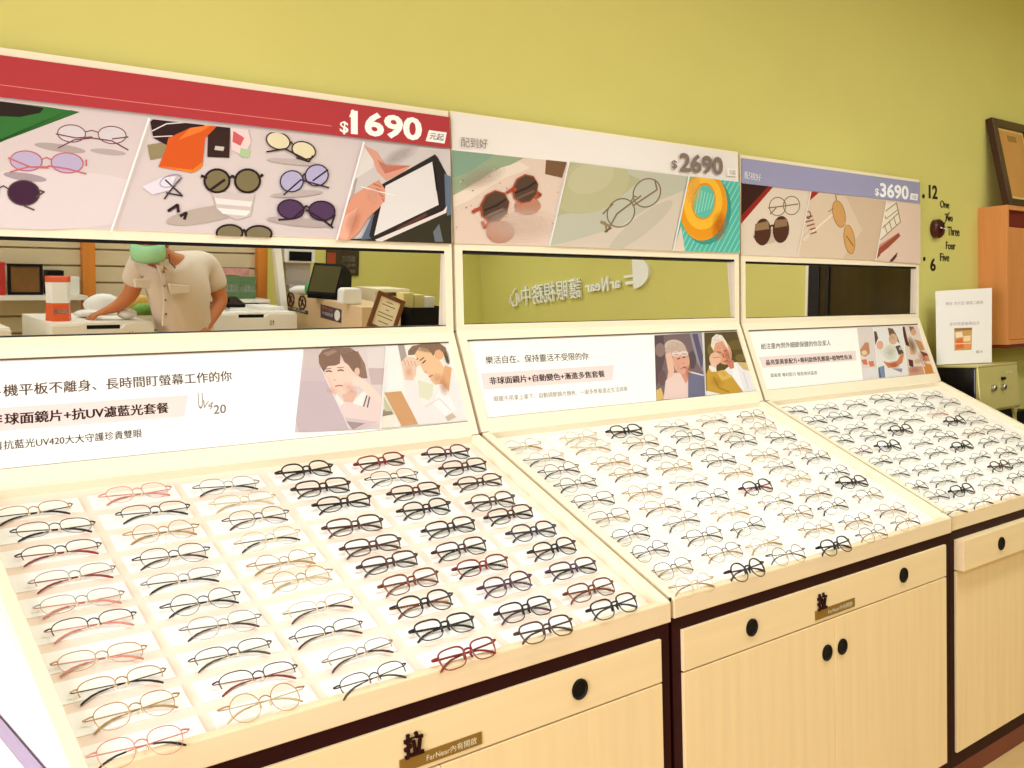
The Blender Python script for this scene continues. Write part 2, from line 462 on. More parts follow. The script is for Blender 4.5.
# ------------------------------------------------------------------ header prints
def local_quad(u, i, x0, x1, s0, s1):
    a, t, n, L = seg(i); o = UNIT_AT[u]
    return [o + a + V((x, 0, 0)) + t * s for x, s in ((x0, s0), (x1, s0), (x1, s1), (x0, s1))]
def art_for(u, i, out):
    n, c = seg_plane(u, i, out); return Art(n, c, units[u])
def base(A, u, i, x0, x1, s0, s1, rgb):
    off = A.n * (A.c - seg_plane(u, i)[1])
    A._put([q + off for q in local_quad(u, i, x0, x1, s0, s1)], [(0, 1, 2, 3)], rgb)
def specs(A, l, r, rx, ry, rot, frame, fill=None, w=1.2, temples=()):
    """a drawn pair of spectacles in a printed picture"""
    for q in (l, r):
        if fill: A.ell(q[0], q[1], rx, ry, fill, rot)
        A.ring(q[0], q[1], rx, ry, w, frame, rot)
    dx, dy = r[0] - l[0], r[1] - l[1]; L = math.hypot(dx, dy); k = rx / L
    A.line([(l[0] + dx * k, l[1] + dy * k - ry * .25), (l[0] + dx * .5, l[1] + dy * .5 - ry * .45), (r[0] - dx * k, r[1] - dy * k - ry * .25)], w, frame)
    for t in temples: A.line(t, w * 1.25, frame)

A = art_for(0, 4, 0.0032)
PINK = (214, 200, 196)
base(A, 0, 4, 0.0, 1.2005, 0.001, 0.327, PINK)
Q1 = [(-60, 94), (147.5, 119), (109.5, 232), (-60, 226)]
Q2 = [(148.5, 119), (362, 142.5), (335, 240), (110.5, 232)]
Q3 = [(363, 142.5), (449.2, 150), (450.6, 244), (336, 240)]
A.clip = Q1
A.poly([(-60, 90), (80, 112), (70, 110), (-20, 152), (-60, 165)], (52, 112, 48))
A.poly([(-5, 100), (44, 108), (40, 113), (20, 117), (-5, 116)], (40, 26, 20))
A.ell(40, 200, 120, 30, (221, 208, 206)); A.ell(60, 148, 26, 4, (176, 160, 156), 8); A.ell(25, 177, 22, 4, (168, 152, 156), 8); A.ell(108, 152, 18, 3, (182, 168, 164), 6)
specs(A, (71.5, 133.5), (112, 135), 14, 8.6, 4, (120, 66, 78), (214, 204, 204), 1.0, ([(56, 134), (76, 138), (92, 137)], [(92, 138), (74, 140), (58, 148)], [(92, 138), (112, 141), (128, 150)], [(128, 137), (112, 139)]))
specs(A, (26, 161), (67, 163), 16, 10, 4, (196, 104, 112), (186, 172, 200), 1.2, ([(8, 158), (30, 167), (48, 168)], [(48, 167), (28, 167), (10, 172)], [(48, 166), (68, 169), (86, 174)], [(86, 160), (86, 166)]))
specs(A, (-17, 190), (23.5, 193), 16, 12.5, 4, (92, 74, 66), (64, 30, 56), 1.2, ([(38, 190), (44, 192), (36, 197)], [(24, 206), (34, 210)]))
A.clip = Q2
A.poly([(147, 145), (165, 142), (175, 155), (150, 160)], (150, 134, 96)); A.ell(205, 215, 40, 8, (184, 168, 156), -10)
A.poly([(150, 122), (154, 118), (204, 122), (204, 130), (190, 140), (166, 145), (153, 138)], (46, 20, 20)); A.line([(152, 131), (166, 124), (190, 122)], 1.2, (225, 215, 210)); A.line([(153, 137), (172, 136)], 1.0, (225, 215, 210))
A.poly([(208, 120), (230, 124), (229, 158), (207, 157)], (52, 28, 22)); A.poly([(215, 146), (224, 147), (223, 151), (214, 150)], (205, 195, 180))
A.poly([(230, 128), (246, 125), (251, 142), (243, 156), (231, 150)], (236, 208, 204)); A.poly([(233, 131), (244, 138), (240, 146), (232, 142)], (206, 92, 96)); A.poly([(240, 148), (250, 150), (248, 158), (239, 156)], (176, 200, 150))
A.poly([(168, 138), (190, 128), (212, 125), (216, 127), (205, 138), (202, 166), (192, 173), (158, 167), (165, 150)], (214, 88, 26)); A.poly([(190, 128), (212, 125), (200, 132), (178, 140)], (238, 122, 48)); A.poly([(158, 166), (192, 170), (202, 162), (201, 168), (192, 173)], (240, 128, 40))
A.poly([(142, 187), (160, 178), (176, 176), (170, 190), (152, 195)], (226, 218, 228)); A.line([(165, 180), (182, 196), (166, 193)], 1.6, (60, 50, 60)); A.line([(181, 178), (172, 188), (164, 199)], 1.6, (70, 58, 62)); A.ring(170, 181, 11, 5.5, 0.8, (150, 140, 170), -20)
A.line([(168, 211), (177, 205), (178, 212)], 3.0, (50, 30, 30)); A.line([(180, 216), (186, 213), (184, 219)], 3.0, (50, 30, 30))
A.poly([(212, 192), (254, 194), (250, 216), (236, 220), (216, 210)], (206, 192, 184)); A.poly([(214, 198), (252, 202), (250, 207), (216, 204)], (234, 224, 218)); A.poly([(217, 208), (250, 211), (246, 216), (222, 214)], (238, 230, 224))
specs(A, (216.5, 181), (247, 181), 12.5, 11.5, 0, (42, 24, 20), (124, 112, 78), 2.2, ([(201, 176), (206, 178)], [(262, 175), (258, 178)], [(210, 190), (224, 180)]))
specs(A, (229, 233), (258, 234), 13, 8, 0, (42, 26, 22), (126, 114, 84), 2.0)
A.ell(292, 162, 26, 2.6, (190, 176, 170), 6); A.ell(296, 194, 26, 3, (186, 172, 168), -4); A.ell(298, 222, 32, 4, (180, 164, 160), 6)
specs(A, (277.5, 141), (303, 150.5), 12, 8.3, 18, (58, 40, 34), (226, 214, 176), 1.3, ([(266, 152), (284, 149), (306, 160)], [(312, 156), (308, 162), (296, 158)]))
specs(A, (291, 181.5), (316, 175.5), 11.5, 10.5, -12, (54, 40, 56), (180, 172, 204), 1.3, ([(283, 195), (300, 180), (328, 188)], [(327, 170), (312, 181)]))
specs(A, (290, 209.5), (321, 211), 13, 9.5, 6, (50, 28, 44), (82, 54, 88), 1.6, ([(278, 220), (292, 219), (304, 208)], [(305, 210), (322, 220), (332, 228)], [(334, 215), (330, 226)]))
A.clip = Q3
A.poly([(336, 240), (452, 244), (452, 165), (440, 172), (430, 215), (372, 238)], (52, 46, 30)); A.poly([(363, 142), (452, 150), (452, 186), (436, 156), (380, 186), (352, 200)], (206, 196, 192)); A.poly([(440, 172), (452, 178), (452, 214), (446, 216)], (96, 112, 130))
A.poly([(362, 145), (374, 152), (372, 168), (356, 178), (348, 190)], (222, 214, 208)); A.poly([(360, 240), (372, 214), (376, 238)], (92, 104, 124)); A.poly([(432, 232), (438, 224), (442, 242), (434, 242)], (104, 112, 118))
A.poly([(362, 145), (376, 152), (384, 164), (410, 166), (400, 174), (385, 181), (376, 172), (372, 160)], (216, 156, 134)); A.poly([(376, 160), (386, 166), (410, 166), (384, 174)], (196, 112, 92))
A.poly([(380, 185), (434, 154.5), (443, 170), (444.5, 209), (440, 213), (372, 241), (368, 236)], (40, 30, 28)); A.poly([(374, 240), (442, 211), (446, 206), (445, 213), (378, 243)], (226, 214, 206))
A.poly([(384.5, 186), (431, 162), (437.5, 205), (373, 236)], (224, 218, 214)); A.poly([(432, 168), (434, 167), (437, 190), (435, 191)], (20, 16, 16)); A.poly([(395, 229), (425, 213), (426, 216), (398, 230)], (96, 56, 44))
A.poly([(335, 240), (341, 216), (352, 195), (366, 187), (378, 180), (384, 190), (384, 200), (378, 208), (366, 219), (358, 232), (348, 241)], (218, 150, 122)); A.poly([(337, 238), (344, 216), (356, 208), (352, 222), (346, 240)], (232, 174, 146))
for k in range(4): A.line([(372 + k * 3, 184 + k * 5), (380 + k, 187 + k * 5)], 1.3, (180, 108, 84))
A.line([(360, 187), (394, 196)], 1.0, (240, 236, 232))
A.clip = Q2

A.clip = Q3
A.soft(352, 222, 8, 14, (200, 130, 102), 20, .3); A.soft(372, 196, 8, 8, (240, 190, 164), 0, .5); A.soft(398, 156, 24, 8, (188, 176, 172), -30, .4)
A.clip = None
for q in ([(148, 119), (110, 232)], [(362.5, 142.5), (335.5, 240)]): A.line(q, 1.8, (250, 244, 240))
base(A, 0, 4, 0.0, 1.2005, 0.2465, 0.327, (178, 56, 60))
A.line([(-8, 84.5), (128, 102), (256, 117.5), (330, 126.5)], 0.7, (226, 132, 120))
A.text('$', (338.4, 134), (347, 135.5), (338.6, 121), (255, 252, 246), 0.02)
A.text('1690', (349.5, 135), (420.5, 142), (349.5, 110), (255, 252, 246), 0.035)
A.poly([(347.6, 117.6), (350.6, 110.2), (352.6, 110.4), (352.6, 116.6)], (255, 252, 246))
A.poly([(427.5, 130.5), (445.3, 133), (443, 144), (424.2, 141.5)], (250, 246, 238)); A.text('元起', (428, 139.6), (441.8, 141.4), (428.8, 132.8), (110, 84, 74), 0.01)
A.build('header_print', units[0])

A = art_for(1, 4, 0.0032)
base(A, 1, 4, 0.0, 1.2005, 0.001, 0.338, (240, 232, 224))
QA = [(451.4, 150), (567, 162), (547.5, 246), (454.8, 243.5)]; QB = [(568.3, 162), (687, 176.5), (671, 251), (549, 246)]; QC = [(688.2, 176.5), (738.6, 182.3), (738.8, 252.8), (672.3, 251)]
A.clip = QA
A.poly(QA, (224, 200, 182)); A.poly([(452, 150), (524, 158), (508, 166), (492, 172), (470, 186), (452, 196)], (150, 166, 134)); A.poly([(452, 150), (495, 154), (470, 172), (452, 178)], (132, 160, 136)); A.poly([(452, 196), (478, 184), (500, 168), (520, 162), (530, 168), (500, 180), (470, 200), (452, 208)], (232, 214, 196))
A.poly([(546, 159), (567, 161.5), (562, 178), (545, 174)], (120, 86, 56))
for i in range(46):
    A.ell(random.uniform(455, 562), random.uniform(165, 240), random.uniform(.5, 1.3), random.uniform(.4, 1.0), random.choice([(150, 104, 84), (176, 132, 110), (132, 96, 80), (238, 222, 206)]), 0, 6)
A.ell(500, 232, 14, 11, (190, 138, 112)); A.ell(527, 206, 13, 9, (186, 130, 104)); A.line([(474, 210), (484, 208)], 3, (178, 82, 52)); A.line([(482, 222), (484, 228), (490, 220)], 3, (196, 92, 52)); A.line([(535, 198), (540, 195), (536, 192)], 3, (172, 78, 50))
for cx, cy, rx, ry, rot in ((494, 206.5, 14.5, 17, 28), (524.5, 189, 13, 15.5, 25)):
    A.ell(cx, cy, rx, ry, (164, 74, 46), rot, 9); A.ell(cx + .5, cy, rx - 1.4, ry - 1.5, (82, 60, 46), rot, 9); A.line([(cx - 10, cy + 4), (cx + 2, cy - 1), (cx + 11, cy - 7)], 2.2, (48, 32, 26)); A.line([(cx - 9, cy + 10), (cx + 9, cy + 2)], 2.2, (112, 86, 66))
A.line([(506, 193), (512, 189), (515, 190)], 3.2, (176, 74, 44)); A.line([(472, 212), (480, 208)], 3.4, (170, 70, 44))
A.clip = QB
A.poly(QB, (190, 188, 168)); A.poly([(568, 162), (615, 168), (640, 180), (610, 205), (560, 215), (549, 220)], (178, 176, 136)); A.ell(590, 186, 40, 26, (186, 182, 140), -20); A.ell(590, 178, 24, 15, (194, 188, 150), -20)
A.poly([(549, 246), (671, 251), (684, 190), (660, 200), (620, 226), (575, 240)], (212, 198, 180)); A.ell(640, 226, 40, 9, (198, 188, 168), -38)
specs(A, (620, 213), (646, 193), 13, 15, 38, (132, 112, 80), None, 1.3, ([(604, 222), (606, 232), (616, 214), (640, 196)], [(654, 180), (656, 190), (632, 206)], [(602, 214), (612, 204)]))
A.line([(600, 222), (608, 226)], 3, (150, 128, 90)); A.line([(604, 232), (610, 228)], 2, (120, 96, 64))
A.clip = QC
A.poly(QC, (82, 184, 164))
for i in range(26): A.line([(672 + i * 5, 253), (712 + i * 5, 176)], 0.9, (150, 216, 198))
A.poly([(672, 251), (680, 226), (684, 252)], (226, 206, 186)); A.ell(706, 211, 24, 34, (60, 150, 134), 6)
A.ell(702.5, 207, 23.5, 34, (232, 152, 26), 6, 30); A.ell(702, 203, 19, 27, (246, 186, 50), 6, 30); A.ell(702.5, 201.5, 12, 18.5, (222, 140, 24), 6, 30); A.ell(702.8, 202, 10.5, 16.5, (92, 190, 168), 6, 30)
for i in range(6): A.line([(694 + i * 3, 214 - i), (698 + i * 3, 190 + i)], 0.8, (160, 220, 200))
A.clip = QA
A.soft(520, 225, 40, 18, (234, 210, 192), 0, .5); A.soft(480, 178, 26, 10, (190, 170, 150), -20, .4)
A.clip = QC
A.soft(692, 190, 8, 18, (255, 206, 90), 6, .6); A.soft(718, 226, 8, 16, (206, 116, 12), 6, .5)
A.clip = None
for q in ([(567.7, 162), (548.3, 246)], [(687.6, 176.5), (671.7, 251)]): A.line(q, 1.3, (246, 240, 232))
A.text('配到好', (459.5, 147.3), (486.2, 149.2), (459.5, 137.3), (140, 124, 114), 0.0)
A.text('$', (670, 169.6), (675.6, 170.2), (670, 160), (132, 112, 104), 0.02); A.text('2690', (678, 172), (721.5, 176), (678, 152.5), (132, 112, 104), 0.03)
A.poly([(726, 168.5), (735.3, 169.4), (735.3, 176.8), (725.6, 175.8)], (248, 242, 234)); A.text('元起', (727.6, 174.7), (734, 175.3), (727.6, 170), (150, 136, 120), 0.01)
A.build('header_print', units[1])

A = art_for(2, 4, 0.0032)
base(A, 2, 4, 0.004, 1.2005, 0.001, 0.331, (226, 204, 188))
QA = [(740.8, 182), (810, 191.5), (796.5, 256.5), (741, 253.5)]; QB = [(810.8, 191.5), (886, 201), (874.8, 260.5), (797.3, 256.5)]; QC = [(886.6, 201), (920, 206), (920, 264), (875.4, 260.5)]
A.clip = QA
A.poly(QA, (226, 208, 188)); A.poly([(741, 182), (773, 187), (741, 224)], (150, 26, 20)); A.poly([(741, 182), (768.5, 186), (741, 216)], (52, 14, 10))
specs(A, (777.5, 206.5), (791.5, 205.5), 8.2, 9.2, 4, (128, 110, 84), None, 0.9, ([(768, 208), (784, 206), (798, 204)], [(770, 214), (776, 208)]))
A.ell(766, 236, 13, 8, (202, 182, 162)); specs(A, (762.6, 232), (780.8, 229.5), 7.6, 13, 4, (80, 46, 30), (80, 42, 26), 1.2, ([(754, 236), (757, 242)], [(770, 226), (775, 225)], [(787, 224), (788, 234)]))
A.poly([(755, 224), (768, 221), (769, 229), (755, 231)], (150, 118, 84)); A.poly([(774.5, 220), (787, 219), (787, 226), (774.5, 228)], (146, 112, 80))
A.clip = QB
A.poly(QB, (222, 198, 172)); A.poly([(845, 195), (886, 201), (875, 261), (842, 259), (862, 230)], (212, 186, 158)); A.poly([(810, 190), (819.5, 192), (808, 202)], (166, 30, 26))
A.line([(803, 240), (812, 232), (834, 213)], 1.6, (240, 224, 206))
for k in range(5): A.line([(804 + k * 1.4, 218 + k * 4), (812 + k * 1.0, 216 + k * 4)], 1.5, (146, 88, 66))
A.ring(808, 215, 2.2, 3.5, 1.0, (110, 60, 44)); A.ring(806, 235, 3, 6, 1.0, (236, 214, 194), 20)
A.ell(838.6, 214, 6, 13.5, (210, 156, 94), -12); A.ring(838.6, 214, 6, 13.5, 0.8, (176, 130, 74), -12); A.ell(849, 239.5, 5.2, 14.5, (212, 160, 96), -8); A.ring(849, 239.5, 5.2, 14.5, 0.8, (176, 130, 74), -8)
A.line([(843, 222), (847, 227)], 0.9, (206, 176, 120)); A.line([(833, 208), (828, 212)], 0.9, (150, 120, 80)); A.line([(836, 200), (835, 193), (838, 195)], 1.2, (150, 134, 100)); A.line([(846, 236), (853, 246)], 1.0, (150, 96, 50))
A.clip = QC
A.poly(QC, (230, 202, 184)); A.poly([(886, 203), (895, 202), (900, 222), (878, 243), (876, 240)], (238, 226, 204)); A.line([(884, 212), (896, 203), (900, 222), (880, 240)], 0.9, (150, 120, 90)); A.line([(883.5, 214), (885.5, 219), (897, 210)], 0.8, (150, 120, 90)); A.line([(880, 230), (898, 213)], 0.9, (150, 120, 90))
for k in range(3): A.line([(884 + k * 4.6, 225 - k * 4), (886.5 + k * 4.6, 233 - k * 4)], 0.8, (150, 120, 90))
A.poly([(877, 246), (899, 232), (895, 240), (875, 258)], (206, 142, 124)); A.poly([(876, 250), (898, 233), (900, 236), (875, 260)], (158, 78, 58)); A.poly([(888, 262), (897, 252), (896, 257), (891, 263)], (96, 50, 36)); A.poly([(880, 254), (890, 246), (886, 256), (878, 261)], (236, 202, 186))
A.clip = None
for q in ([(810.4, 191.5), (797, 256.5)], [(886.3, 201), (875.2, 260.5)]): A.line(q, 1.1, (246, 234, 220))
base(A, 2, 4, 0.004, 1.2005, 0.2455, 0.331, (158, 156, 190))
A.text('配視好', (744, 178.6), (760.4, 181.4), (744, 171.2), (248, 246, 248), 0.02)
A.text('$', (874.3, 196.2), (878.3, 196.7), (874.3, 188), (252, 250, 250), 0.02); A.text('3690', (879.3, 197.3), (908, 200.3), (879.3, 182.4), (252, 250, 250), 0.03)
A.poly([(910, 193.2), (917.3, 194.2), (916.8, 200.6), (909.2, 199.6)], (248, 246, 242)); A.text('元起', (911, 198.6), (916, 199.3), (911, 194.7), (150, 150, 170), 0.01)
A.build('header_print', units[2])

# ------------------------------------------------------------------ info boards
SK = (240, 208, 184)
A = art_for(0, 2, -0.0058); A.gain = 0.92
A.poly([(-60, 412), (188, 395), (184.4, 416.5), (-60, 436)], (255, 233, 225))
A.text('機平板不離身、長時間盯螢幕工作的你', (3.5, 396.8), (232, 381), (3.3, 384.6), (116, 90, 70), 0.012); A.text('手', (-12, 397.8), (0.8, 397), (-12, 385.8), (116, 90, 70), 0.012)
A.text('球面鏡片+抗UV濾藍光套餐', (4.8, 425), (168.7, 412.8), (4.6, 413.2), (66, 42, 28), 0.028); A.text('非', (-10, 426), (2.4, 425.2), (-10, 414), (66, 42, 28), 0.028)
A.text('抗藍光UV420大大守護珍貴雙眼', (3.6, 449.8), (142, 437.3), (3.4, 440.6), (112, 92, 74), 0.008); A.text('讓', (-7.5, 450.8), (2.0, 450), (-7.6, 441.6), (112, 92, 74), 0.008)
A.text('U', (198.2, 409), (203, 408.8), (197.6, 393), (150, 138, 130), 0.0); A.text('V4', (203, 408.4), (213, 410), (203, 400), (160, 148, 140), 0.0, 0.3); A.text('20', (213.5, 414.4), (226, 413), (213.5, 405.4), (130, 118, 112), 0.01)
A.clip = [(303.4, 348.7), (385.4, 346.5), (379.4, 428.8), (294.5, 432.6)]
X = lambda pts: [(290 + a / 6.4, 330 + b / 6.4) for a, b in pts]
A.poly(A.clip, (228, 212, 206)); A.poly(X([(90, 130), (185, 120), (200, 245), (80, 240)]), (216, 198, 190)); A.poly(X([(490, 110), (610, 100), (605, 245), (500, 240)]), (232, 220, 212)); A.poly(X([(500, 245), (605, 245), (590, 350), (520, 350)]), (206, 184, 178))
A.poly(X([(430, 130), (480, 220), (495, 310), (440, 310), (420, 200)]), (150, 118, 98))
A.poly(X([(265, 390), (330, 445), (345, 460), (395, 460), (470, 385), (500, 370), (600, 470), (570, 600), (330, 640), (280, 500)]), (240, 216, 208)); A.poly(X([(300, 410), (345, 465), (310, 500), (280, 440)]), (250, 240, 230)); A.poly(X([(430, 430), (480, 380), (500, 400), (460, 490), (400, 470)]), (252, 242, 232))
A.line(X([(490, 420), (470, 490)]), 1.3, (92, 80, 74)); A.line(X([(508, 430), (494, 495)]), 1.3, (92, 80, 74)); A.line(X([(262, 400), (290, 450)]), 1.6, (110, 96, 88))
A.poly(X([(330, 400), (390, 380), (430, 400), (400, 465), (350, 460)]), (232, 186, 162)); A.ell(290 + 318 / 6.4, 330 + 305 / 6.4, 15.6, 17.2, (245, 214, 192)); A.ell(290 + 305 / 6.4, 330 + 350 / 6.4, 12, 8.5, (246, 214, 192))
A.poly(X([(185, 215), (182, 165), (205, 130), (260, 116), (380, 114), (425, 140), (450, 190), (455, 245), (425, 245), (412, 275), (398, 262), (372, 225), (345, 205), (322, 150), (318, 215), (290, 228), (240, 232), (214, 268)]), (138, 106, 88)); A.poly(X([(210, 150), (280, 125), (300, 140), (240, 170)]), (166, 134, 114)); A.poly(X([(325, 165), (346, 205), (330, 215)]), (240, 206, 184))
A.ell(290 + 428 / 6.4, 330 + 268 / 6.4, 2.6, 4.2, (238, 196, 172)); A.ell(290 + 412 / 6.4, 330 + 328 / 6.4, 8.6, 5.8, (248, 216, 196), 8); A.poly(X([(400, 300), (465, 310), (530, 370), (600, 450), (575, 480), (480, 400), (440, 365), (400, 360)]), (248, 222, 204)); A.ell(290 + 240 / 6.4, 330 + 340 / 6.4, 4.6, 7.5, (244, 206, 186), -20)
for e in ([(228, 268), (246, 262), (264, 268)], [(304, 262), (322, 256), (340, 262)]): A.line(X(e), 1.2, (96, 70, 62))
A.line(X([(226, 252), (262, 246)]), 0.7, (150, 116, 98)); A.line(X([(300, 243), (342, 240)]), 0.7, (150, 116, 98)); A.line(X([(288, 362), (310, 356), (334, 358)]), 1.3, (206, 120, 112)); A.line(X([(276, 320), (290, 322)]), 0.9, (214, 160, 140))
A.poly(X([(350, 560), (560, 590), (420, 650), (380, 655)]), (222, 200, 196)); A.poly(X([(355, 585), (480, 598), (400, 640)]), (170, 150, 146))
A.poly(X([(80, 240), (196, 246), (388, 655), (255, 672), (55, 650), (35, 575)]), (212, 194, 194)); A.poly(X([(70, 330), (230, 330), (388, 655), (255, 672), (55, 650), (35, 575)]), (206, 186, 188)); A.line(X([(196, 246), (388, 655)]), 0.9, (244, 234, 232))
A.clip = [(386.6, 346.4), (448, 342), (468.4, 421), (380.6, 428.6)]
X = lambda pts: [(370 + a / 6.983, 330 + b / 6.983) for a, b in pts]
A.poly(A.clip, (246, 242, 228)); A.poly(X([(190, 105), (235, 105), (255, 190), (215, 225)]), (176, 162, 150)); A.poly(X([(105, 110), (190, 105), (230, 400), (100, 430)]), (250, 246, 238)); A.poly(X([(330, 350), (440, 385), (430, 500), (340, 470)]), (230, 228, 198)); A.poly(X([(530, 105), (560, 100), (600, 260), (560, 260)]), (250, 248, 240))
A.poly(X([(235, 350), (310, 345), (340, 470), (370, 540), (500, 370), (545, 430), (572, 262), (625, 300), (690, 625), (330, 660), (250, 480)]), (248, 236, 230)); A.poly(X([(480, 400), (540, 440), (600, 560), (520, 600), (440, 520)]), (252, 246, 242)); A.line(X([(380, 540), (480, 480), (560, 560)]), 0.8, (226, 206, 198)); A.poly(X([(520, 610), (570, 580), (600, 610), (540, 640)]), (206, 188, 160))
A.poly(X([(445, 380), (520, 250), (568, 265), (548, 432), (500, 380)]), (232, 176, 128))
A.poly(X([(318, 150), (350, 128), (400, 132), (445, 186), (470, 195), (515, 265), (492, 360), (455, 388), (425, 355), (408, 322), (372, 292), (342, 240), (308, 175)]), (242, 198, 152)); A.ell(370 + 476 / 6.983, 330 + 172 / 6.983, 4.4, 5.6, (238, 178, 134), -20)
A.poly(X([(262, 178), (262, 148), (290, 115), (360, 98), (480, 94), (525, 125), (552, 240), (532, 232), (505, 160), (480, 138), (452, 148), (440, 186), (402, 134), (340, 122), (305, 176)]), (138, 108, 84))
A.line(X([(345, 215), (372, 195)]), 1.1, (110, 76, 56)); A.line(X([(362, 235), (384, 215)]), 1.2, (92, 60, 46)); A.line(X([(378, 298), (390, 296)]), 0.9, (200, 130, 98)); A.line(X([(408, 330), (432, 318)]), 1.3, (196, 104, 92)); A.line(X([(318, 215), (330, 200)]), 1.0, (110, 80, 60))
A.poly(X([(215, 225), (245, 190), (300, 190), (350, 240), (320, 262), (315, 320), (295, 355), (240, 350)]), (240, 206, 178))
for k in range(4): A.line(X([(232 + k * 24, 210 + k * 4), (246 + k * 24, 250 + k * 2)]), 0.8, (212, 160, 128))
A.poly(X([(95, 440), (212, 430), (332, 660), (215, 672)]), (212, 160, 108)); A.poly(X([(75, 605), (160, 598), (164, 680), (80, 690)]), (244, 236, 214)); A.poly(X([(88, 560), (130, 545), (160, 590), (82, 606)]), (150, 138, 116)); A.poly(X([(92, 470), (150, 570), (100, 570)]), (206, 200, 160))
A.clip = [(303.4, 348.7), (385.4, 346.5), (379.4, 428.8), (294.5, 432.6)]
A.soft(349, 388, 8, 6, (236, 188, 166), 20, .3); A.soft(331, 391, 6, 4, (238, 176, 160), 0, .35); A.soft(345, 352, 10, 4, (176, 142, 122), -10, .5)
A.clip = [(386.6, 346.4), (448, 342), (468.4, 421), (380.6, 428.6)]
A.soft(437, 379, 8, 6, (216, 162, 118), 0, .3); A.soft(424, 350, 12, 3, (164, 132, 106), 10, .5); A.soft(446, 358, 3, 8, (104, 78, 60), -10, .5); A.soft(443, 388, 5, 9, (206, 146, 100), -10, .4); A.soft(408, 372, 4, 7, (226, 176, 146), 0, .4)
A.clip = None; A.line([(386, 346.5), (380, 428.7)], 1.0, (252, 248, 242))
A.build('info_print', units[0])

A = art_for(1, 2, -0.0058); A.gain = 0.92
A.poly([(480.6, 373.4), (614, 365), (612.4, 380.2), (484, 389.6)], (255, 233, 225))
A.text('樂活自在、保持靈活不受限的你', (485.8, 364.2), (588.8, 359.6), (485.2, 356.2), (116, 98, 82), 0.01)
A.text('非球面鏡片+自動變色+漸進多焦套餐', (490, 384.6), (605, 377), (489, 377.2), (66, 44, 34), 0.028)
A.text('眼鏡不用拿上拿下、自動調節鏡片顏色、一副多焦看遠近生活與樂', (494, 401.8), (627.8, 391.2), (493.4, 396.2), (142, 130, 116), 0.0)
A.clip = [(654.3, 335.4), (701.9, 332.5), (704.5, 395.9), (656.2, 400.8)]
X = lambda pts: [(640 + a / 7.68, 320 + b / 7.68) for a, b in pts]
A.poly(A.clip, (126, 104, 104)); A.poly(X([(380, 95), (480, 95), (495, 420), (440, 330), (400, 180)]), (160, 150, 168)); A.poly(X([(110, 120), (180, 115), (190, 300), (125, 520)]), (96, 74, 76)); A.ell(660, 350, 5, 7, (150, 124, 116)); A.ell(662, 378, 4, 8, (112, 86, 84)); A.poly(X([(400, 110), (440, 105), (490, 300), (470, 380)]), (96, 88, 108)); A.poly(X([(125, 540), (160, 520), (190, 610), (125, 620)]), (226, 190, 110)); A.ell(692, 360, 4, 9, (92, 74, 76))
A.poly(X([(180, 612), (195, 470), (240, 410), (320, 400), (370, 440), (372, 600)]), (242, 212, 200)); A.poly(X([(300, 390), (370, 380), (380, 440), (350, 490)]), (222, 150, 126)); A.ell(640 + 315 / 7.68, 320 + 315 / 7.68, 8.4, 13, (232, 172, 144), -6); A.ell(640 + 265 / 7.68, 320 + 205 / 7.68, 10.2, 7, (214, 190, 172), 8); A.poly(X([(190, 230), (250, 165), (340, 190), (370, 260), (360, 300), (335, 240), (262, 260), (240, 300), (205, 290)]), (206, 178, 160))
A.poly(X([(192, 262), (235, 250), (250, 300), (262, 390), (252, 430), (205, 460), (215, 400)]), (240, 194, 168)); A.line(X([(245, 262), (300, 255), (360, 250)]), 1.0, (240, 232, 228)); A.ring(640 + 275 / 7.68, 320 + 262 / 7.68, 3.6, 2.2, .7, (244, 236, 230)); A.ring(640 + 335 / 7.68, 320 + 258 / 7.68, 3.6, 2.2, .7, (244, 236, 230))
A.line(X([(285, 300), (305, 294)]), 1.2, (110, 66, 56)); A.line(X([(325, 290), (345, 284)]), 1.2, (110, 66, 56)); A.line(X([(308, 375), (340, 362), (355, 372)]), 1.3, (176, 86, 80)); A.line(X([(325, 335), (335, 330)]), 0.8, (190, 120, 100))
A.poly(X([(368, 398), (492, 432), (497, 580), (368, 598)]), (116, 114, 140)); A.line(X([(368, 396), (492, 428)]), 1.3, (236, 232, 236))
A.clip = [(703.2, 333), (738.4, 331.6), (755.9, 391.4), (705, 395.6)]
A.poly(A.clip, (92, 74, 30)); A.ell(712, 350, 5, 7, (128, 110, 46)); A.ell(735, 345, 8, 5, (112, 92, 40)); A.ell(728, 355, 6, 4, (76, 58, 24)); A.ell(740, 358, 5, 4, (120, 104, 48))
A.poly(X([(640, 390), (720, 325), (830, 330), (895, 548), (760, 560)]), (242, 236, 236)); A.poly(X([(700, 350), (720, 330), (740, 360), (800, 545), (770, 548), (715, 440)]), (252, 248, 246)); A.line(X([(790, 400), (830, 530)]), 0.8, (220, 210, 206)); A.poly(X([(745, 330), (800, 325), (850, 360), (870, 400), (790, 380)]), (214, 186, 120))
A.poly(X([(505, 420), (530, 355), (585, 395), (640, 385), (700, 430), (790, 552), (620, 575), (510, 545)]), (206, 160, 54)); A.poly(X([(590, 400), (650, 385), (700, 440), (620, 470)]), (226, 188, 90)); A.line(X([(560, 440), (600, 520), (680, 555)]), 1.4, (168, 124, 34)); A.poly(X([(505, 545), (620, 570), (560, 585), (505, 582)]), (248, 244, 236))
A.ell(640 + 632 / 7.68, 320 + 248 / 7.68, 8.6, 13, (228, 162, 126), -20); A.poly(X([(650, 320), (715, 310), (720, 370), (690, 378)]), (214, 130, 100)); A.poly(X([(540, 200), (548, 140), (580, 110), (625, 118), (660, 170), (690, 270), (700, 330), (672, 230), (630, 160), (575, 180), (562, 240)]), (240, 226, 208))
